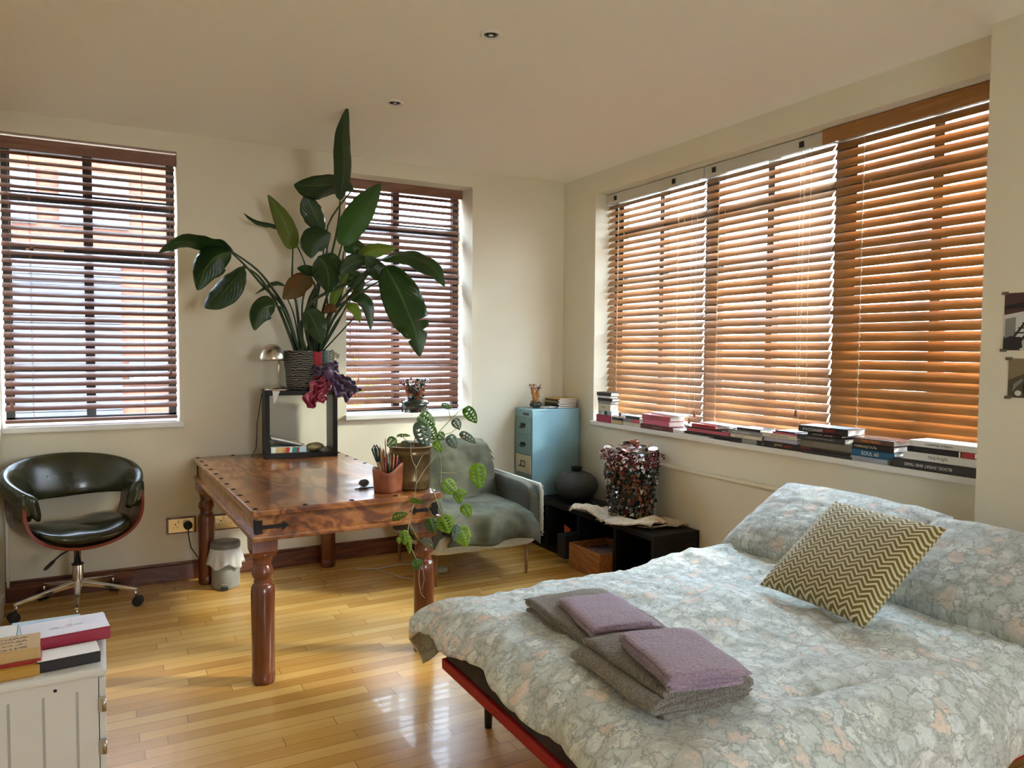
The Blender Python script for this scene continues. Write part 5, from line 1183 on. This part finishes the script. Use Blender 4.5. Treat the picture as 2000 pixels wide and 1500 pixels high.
SL([(-2.153, -0.200, 1.764), (-2.119, -0.200, 1.967), (-2.167, -0.200, 2.130)], [(-2.257, -0.180, 2.272), (-2.339, -0.170, 2.296), (-2.436, -0.180, 2.309), (-2.514, -0.200, 2.344)], .06, seed=5, rollv=40, off=(-.02, .03), fold=.9, r=.005)
SL([(-2.044, -0.300, 1.730), (-2.010, -0.400, 1.923)], [(-1.969, -0.480, 2.145), (-1.921, -0.520, 2.272), (-1.840, -0.580, 2.414), (-1.763, -0.640, 2.529)], .185, seed=6, rollv=-10, m_=leaf_l, fold=.25, off=(.05, -.02), peak=.42)
SL([(-2.112, -0.330, 1.694), (-2.091, -0.380, 1.856)], [(-2.046, -0.500, 2.217), (-2.106, -0.520, 2.175), (-2.162, -0.540, 2.125), (-2.177, -0.550, 2.045)], .17, seed=7, rollv=-12, off=(.01, -.04), asym=.2)
SL([(-2.091, -0.350, 1.694), (-2.037, -0.400, 1.759)], [(-2.120, -0.500, 2.069), (-2.086, -0.540, 2.004), (-2.076, -0.570, 1.923), (-2.090, -0.600, 1.836)], .215, seed=8, rollv=5, off=(.03, -.05), peak=.35)
SL([(-2.111, -0.300, 1.695), (-2.097, -0.350, 1.792)], [(-2.130, -0.420, 1.916), (-2.195, -0.440, 1.902), (-2.263, -0.460, 1.859), (-2.340, -0.500, 1.794)], .15, seed=9, rollv=-20, m_=leaf_b, off=(-.01, -.04))
SL([(-2.273, -0.300, 1.723), (-2.383, -0.380, 1.875), (-2.486, -0.450, 1.974)], [(-2.630, -0.520, 2.058), (-2.702, -0.550, 2.085), (-2.818, -0.600, 2.089), (-2.929, -0.660, 2.079), (-3.039, -0.720, 2.004)], .15, seed=10, rollv=(-80, -60), off=(-.05, -.02), fold=.2, curl=.2)
SL([(-2.286, -0.300, 1.739), (-2.429, -0.380, 1.873), (-2.545, -0.450, 1.986)], [(-2.640, -0.550, 2.051), (-2.719, -0.570, 2.023), (-2.787, -0.600, 1.943), (-2.835, -0.630, 1.815)], .20, seed=11, rollv=-5, off=(-.06, -.01), fold=.5, peak=.42)
SL([(-2.312, -0.300, 1.722), (-2.417, -0.400, 1.872), (-2.486, -0.450, 1.943)], [(-2.568, -0.500, 1.980), (-2.622, -0.530, 1.899), (-2.708, -0.570, 1.795), (-2.795, -0.600, 1.720)], .17, seed=12, rollv=8, off=(-.07, -.03), fold=.45, peak=.52)
SL([(-2.284, -0.350, 1.689), (-2.336, -0.420, 1.748)], [(-2.375, -0.460, 1.755), (-2.433, -0.480, 1.743), (-2.485, -0.500, 1.685), (-2.510, -0.520, 1.598)], .15, seed=13, rollv=-5, off=(-.05, -.05), peak=.35)
SL([(-2.216, -0.400, 1.625), (-2.177, -0.440, 1.705)], [(-2.200, -0.480, 1.731), (-2.160, -0.500, 1.681), (-2.134, -0.520, 1.608), (-2.114, -0.540, 1.522)], .155, seed=14, rollv=0, off=(-.01, -.07), peak=.42)
SL([(-2.225, -0.300, 1.692), (-2.283, -0.350, 1.818)], [(-2.302, -0.380, 1.885), (-2.352, -0.380, 1.902), (-2.414, -0.380, 1.874), (-2.484, -0.400, 1.823)], .035, seed=15, rollv=30, off=(-.04, 0), r=.004)
SL([(-2.024, -0.350, 1.696), (-1.884, -0.450, 1.893), (-1.798, -0.500, 2.024)], [(-1.866, -0.500, 2.085), (-1.791, -0.500, 2.123), (-1.712, -0.500, 2.145), (-1.608, -0.500, 2.152)], .11, seed=16, rollv=-15, m_=leaf_y, off=(.06, .0))
SL([(-2.024, -0.350, 1.679), (-1.933, -0.500, 1.855), (-1.847, -0.600, 1.980)], [(-1.774, -0.680, 2.047), (-1.661, -0.740, 2.080), (-1.539, -0.800, 2.037), (-1.473, -0.840, 1.980), (-1.422, -0.860, 1.886)], .17, seed=17, rollv=(-55, -10), off=(.06, -.03), fold=.4, curl=.2)
SL([(-1.991, -0.350, 1.680), (-1.866, -0.500, 1.890), (-1.780, -0.600, 2.032)], [(-1.744, -0.660, 2.013), (-1.688, -0.720, 1.883), (-1.636, -0.780, 1.723), (-1.600, -0.820, 1.596), (-1.581, -0.840, 1.447)], .255, seed=18, rollv=4, off=(.07, -.02), fold=.25, peak=.40, wave=.08, nu=60, tear=((.62, -1, .8), (.74, -1, .55), (.80, 1, .5)))
SL([(-1.991, -0.350, 1.630), (-1.938, -0.400, 1.729)], [(-1.912, -0.450, 1.820), (-1.843, -0.480, 1.827), (-1.799, -0.500, 1.762), (-1.785, -0.500, 1.614)], .10, seed=19, rollv=(-30, 0), off=(.06, -.04), r=.004)
SL([(-1.961, -0.300, 1.632), (-1.930, -0.350, 1.715)], [(-1.921, -0.400, 1.763), (-1.883, -0.420, 1.763), (-1.849, -0.420, 1.724), (-1.832, -0.420, 1.665)], .07, seed=20, m_=leaf_y, off=(.06, -.01), r=.004)
SL([(-1.994, -0.300, 1.698), (-1.940, -0.350, 1.831)], [(-1.930, -0.400, 1.944), (-1.892, -0.420, 1.944), (-1.852, -0.420, 1.913), (-1.838, -0.420, 1.851)], .14, seed=21, rollv=10, off=(.05, .01))
SL([(-2.011, -0.300, 1.698), (-1.956, -0.350, 1.897)], [(-1.935, -0.420, 2.122), (-1.881, -0.440, 2.156), (-1.827, -0.440, 2.127), (-1.806, -0.440, 2.029)], .13, seed=22, rollv=-20, off=(.05, 0))
SL([(-2.024, -0.350, 1.679)], [(-2.020, -0.420, 1.765), (-1.998, -0.440, 1.840), (-1.961, -0.460, 1.921), (-1.920, -0.480, 1.987)], .07, seed=23, m_=leaf_y, off=(.04, -.03), r=.005)
SL([(-2.084, -0.300, 1.762)], [(-2.101, -0.420, 1.950), (-2.150, -0.440, 1.978), (-2.196, -0.460, 1.986), (-2.248, -0.480, 1.988)], .07, seed=24, off=(.02, -.02), r=.005)
SL([(-2.168, -0.400, 1.755), (-1.866, -0.500, 1.939), (-1.781, -0.550, 2.021)], [(-1.844, -0.600, 2.051), (-1.903, -0.620, 2.033), (-1.973, -0.640, 2.001), (-2.030, -0.660, 1.953)], .12, seed=25, rollv=-30, off=(.02, -.05))
SL([(-2.038, -0.400, 1.694), (-1.900, -0.500, 1.824)], [(-1.757, -0.600, 1.927), (-1.777, -0.620, 1.982), (-1.814, -0.630, 2.027), (-1.870, -0.640, 2.071)], .13, seed=26, rollv=15, m_=leaf_m, off=(.06, -.05))
SL([(-2.084, -0.400, 1.627)], [(-2.070, -0.450, 1.717), (-2.047, -0.460, 1.749), (-2.023, -0.470, 1.747), (-1.994, -0.480, 1.718)], .06, seed=27, m_=leaf_b, off=(.03, -.06), r=.004)
for k, (a, b, c_) in enumerate((((-1.835, -0.400, 1.899), (-1.625, -0.400, 2.010), (-1.499, -0.350, 1.917)), ((-1.766, -0.400, 1.801), (-1.636, -0.380, 1.875), (-1.575, -0.360, 1.844)))):
    mb = MB(); mb.tube([root+Vector((.06, 0, 0)), a, b, c_], [.005, .004, .003, .001], 6); obj('stalk', mb, stem_m, plant)
# pale tuft behind the pot
mb = MB(); rnd = random.Random(2)
for k in range(16):
    p0 = Vector((-1.936, -0.120, 1.427))+Vector((rnd.uniform(-.03, .03), 0, rnd.uniform(-.05, .03))); flake(mb, p0, (-.2, -1, .1), rnd.uniform(.02, .045), rnd, 0, .6)
mb.open = 1; tag(obj('dried_flower', mb, mat('pale_dry_petals', (.62, .58, .42), .8), solid=.0015), 'pale dried papery flower behind the right side of the wrapped pot', 'flower')

# ------------------------------------------------------------------ swiss cheese vine in the bronze pot
vine = thing('swiss_cheese_vine', 'trailing vine with small holed leaves spilling over the table corner', 'plant', bot+Vector((0, 0, .19)))
vl = mat('vine_leaf_green', (.045, .11, .02), .4); thin_trans(vl, .40, (.40, .62, .06))
vl2 = mat('vine_leaf_bluish', (.10, .15, .12), .3, coat=.2); thin_trans(vl2, .15, (.4, .6, .2))
vl3 = mat('vine_leaf_lime', (.16, .26, .02), .45); thin_trans(vl3, .45, (.46, .66, .06))
vs_m = mat('vine_stem', (.16, .20, .06), .5); vr_m = mat('vine_root', (.30, .25, .14), .7)
def vleaf(base, tip, wdt, m_, roll=0, seed=0, fold=.3, droop=.0):
    b_, e = Vector(base), Vector(tip); mid = [b_, b_.lerp(e, .35)+Vector((0, -.004, droop)), b_.lerp(e, .7)+Vector((0, -.004, droop)), e]
    def sk(i, j): return (j in (2, 3, 8, 9)) and (i % 4 in (1, 2)) and 3 < i < 17 and not ((i+seed) % 4 == 3)
    mb = MB(); leafmesh(mb, mid, wdt*1.08, rollv=roll, fold=fold, seed=seed, peak=.36, nu=27, nv=14, wave=.06, skip=lambda i, j: (j in (3, 4, 5) or j in (8, 9, 10)) and ((i+(j > 7)*2) % 4 == 1 or ((i+(j > 7)*2) % 4 == 2 and j in (4, 9))) and 4 < i < 22); mb.open = 1
    obj('leaf', mb, m_, vine, solid=.0008)
def vstem(pts, r=.0028, m_=None):
    P_ = [Vector(p) for p in pts]; mb = MB(); q = [bez(P_, i/24) for i in range(25)]; mb.tube(q, [r*(1-.4*i/24) for i in range(25)], 6); obj('stem', mb, m_ or vs_m, vine)
S0 = bot+Vector((.02, 0, .19))
vstem([S0, (-1.861, -1.660, 1.018), (-1.739, -1.600, 1.099), (-1.656, -1.580, 1.162), (-1.613, -1.570, 1.182)])
vstem([(-1.705, -1.590, 1.129), (-1.713, -1.580, 1.178), (-1.726, -1.570, 1.205)], .002); vstem([(-1.805, -1.620, 1.051), (-1.709, -1.600, 1.057), (-1.641, -1.580, 1.099)], .002)
vstem([S0, (-1.954, -1.700, 1.020), (-1.935, -1.720, 1.119), (-1.919, -1.720, 1.195)], .003, vr_m)
vstem([S0, (-2.005, -1.740, 1.043), (-2.052, -1.760, 1.077), (-2.085, -1.780, 1.051)], .002)
vleaf((-1.613, -1.570, 1.185), (-1.542, -1.570, 1.097), .065, vl, 10, 1)
vleaf((-1.749, -1.570, 1.205), (-1.685, -1.570, 1.184), .03, vl, 0, 2); vleaf((-1.692, -1.600, 1.130), (-1.656, -1.600, 1.069), .05, vl2, 10, 3)
vleaf((-1.665, -1.620, 1.057), (-1.569, -1.620, 0.995), .045, vl2, 20, 4); vleaf((-1.730, -1.620, 1.047), (-1.683, -1.620, 0.974), .06, vl2, 0, 5)
vleaf((-1.924, -1.720, 1.180), (-1.847, -1.720, 1.115), .06, vl, -10, 6); vleaf((-1.939, -1.730, 1.140), (-1.899, -1.740, 1.001), .085, vl2, 0, 7)
vleaf((-1.889, -1.700, 1.110), (-1.839, -1.700, 1.035), .07, vl, 10, 8); vleaf((-1.951, -1.740, 1.159), (-1.889, -1.740, 1.113), .04, vl, -30, 9)
vleaf((-2.073, -1.760, 1.066), (-2.114, -1.760, 1.026), .05, vl, 0, 10); vleaf((-2.069, -1.770, 1.074), (-1.998, -1.770, 1.071), .035, vl, 60, 11)
vleaf((-1.799, -1.640, 1.058), (-1.759, -1.640, 1.029), .05, vl, 0, 12); vleaf((-2.046, -1.780, 1.034), (-2.001, -1.800, 1.024), .05, vl2, 60, 13)
vleaf((-1.811, -1.620, 1.019), (-1.770, -1.620, 0.958), .05, vl3, 20, 14)
vstem([S0, (-1.994, -1.760, 1.029), (-2.000, -1.790, 0.965), (-1.982, -1.800, 0.915), (-1.980, -1.800, 0.840), (-2.024, -1.880, 0.758)], .0024, vr_m)
vstem([(-1.982, -1.800, 0.915), (-1.932, -1.760, 0.970), (-1.880, -1.720, 1.018)], .002, vr_m); vstem([(-1.980, -1.800, 0.840), (-1.924, -1.760, 0.893), (-1.847, -1.720, 0.954)], .002, vr_m)
vstem([S0+Vector((.06, -.05, .02)), (-1.830, -1.720, 0.984), (-1.824, -1.740, 0.883), (-1.850, -1.780, 0.788), (-1.905, -1.860, 0.756)], .0025)
vstem([(-1.833, -1.740, 0.878), (-1.762, -1.720, 0.865), (-1.705, -1.720, 0.871), (-1.664, -1.720, 0.890)], .0013, vr_m); vstem([(-1.833, -1.740, 0.831), (-1.747, -1.720, 0.816), (-1.690, -1.720, 0.822), (-1.652, -1.720, 0.846)], .0013, vr_m)
vstem([(-1.932, -1.880, 0.831), (-1.917, -1.900, 0.776), (-1.898, -1.920, 0.716), (-1.844, -1.930, 0.658)], .0036); vstem([(-1.917, -1.900, 0.776), (-1.967, -1.920, 0.748), (-1.935, -1.920, 0.691)], .002)
vstem([(-1.877, -1.920, 0.690), (-1.841, -1.930, 0.663), (-1.814, -1.930, 0.680), (-1.787, -1.930, 0.707)], .002)
vstem([(-2.039, -1.920, 0.767), (-2.067, -1.940, 0.701), (-2.075, -1.940, 0.617), (-2.037, -1.940, 0.516), (-2.006, -1.940, 0.458)], .0026, vr_m)
vstem([(-2.067, -1.940, 0.689), (-2.037, -1.940, 0.625), (-2.006, -1.940, 0.585)], .002); vstem([(-2.016, -1.940, 0.488), (-2.021, -1.940, 0.416), (-2.011, -1.940, 0.346), (-1.990, -1.940, 0.318)], .0018, vr_m)
vstem([(-2.006, -1.940, 0.487), (-1.995, -1.940, 0.412), (-2.006, -1.940, 0.365)], .0015, vr_m)
vleaf((-1.617, -1.720, 0.905), (-1.596, -1.720, 0.769), .085, vl3, 5, 20, .2); vleaf((-1.831, -1.800, 0.846), (-1.773, -1.820, 0.775), .075, vl3, -15, 21)
vleaf((-1.782, -1.840, 0.771), (-1.726, -1.840, 0.787), .05, vl3, 10, 22); vleaf((-1.787, -1.840, 0.792), (-1.759, -1.840, 0.726), .045, vl3, 10, 23)
vleaf((-1.773, -1.900, 0.738), (-1.737, -1.900, 0.671), .06, vl3, 10, 24); vleaf((-1.903, -1.930, 0.699), (-1.860, -1.930, 0.610), .085, vl3, 0, 25)
vleaf((-1.811, -1.930, 0.635), (-1.767, -1.930, 0.534), .085, vl3, 0, 26); vleaf((-1.817, -1.930, 0.650), (-1.838, -1.930, 0.568), .045, vl2, 0, 27)
vleaf((-2.060, -1.920, 0.786), (-1.989, -1.930, 0.766), .045, vl, 50, 28); vleaf((-2.156, -1.950, 0.712), (-2.079, -1.950, 0.730), .06, vl, 40, 29)
vleaf((-1.966, -1.930, 0.696), (-1.939, -1.930, 0.619), .06, vl, 0, 30); vleaf((-2.101, -1.950, 0.658), (-2.096, -1.950, 0.586), .045, vl3, 0, 31)
vleaf((-2.081, -1.950, 0.632), (-2.071, -1.950, 0.542), .03, vl3, 0, 32); vleaf((-2.010, -1.950, 0.605), (-1.953, -1.950, 0.551), .045, vl2, 30, 33)
vleaf((-2.056, -1.950, 0.477), (-2.005, -1.950, 0.499), .06, vl, 20, 34); vleaf((-2.131, -1.950, 0.626), (-2.121, -1.950, 0.596), .02, vl3, 0, 35)
mb = MB(); lump(mb, bot+Vector((0, 0, .185)), .092, .092, .016, .4, 6, 2); obj('soil', mb, bpy.data.materials['potting_soil'], mp)
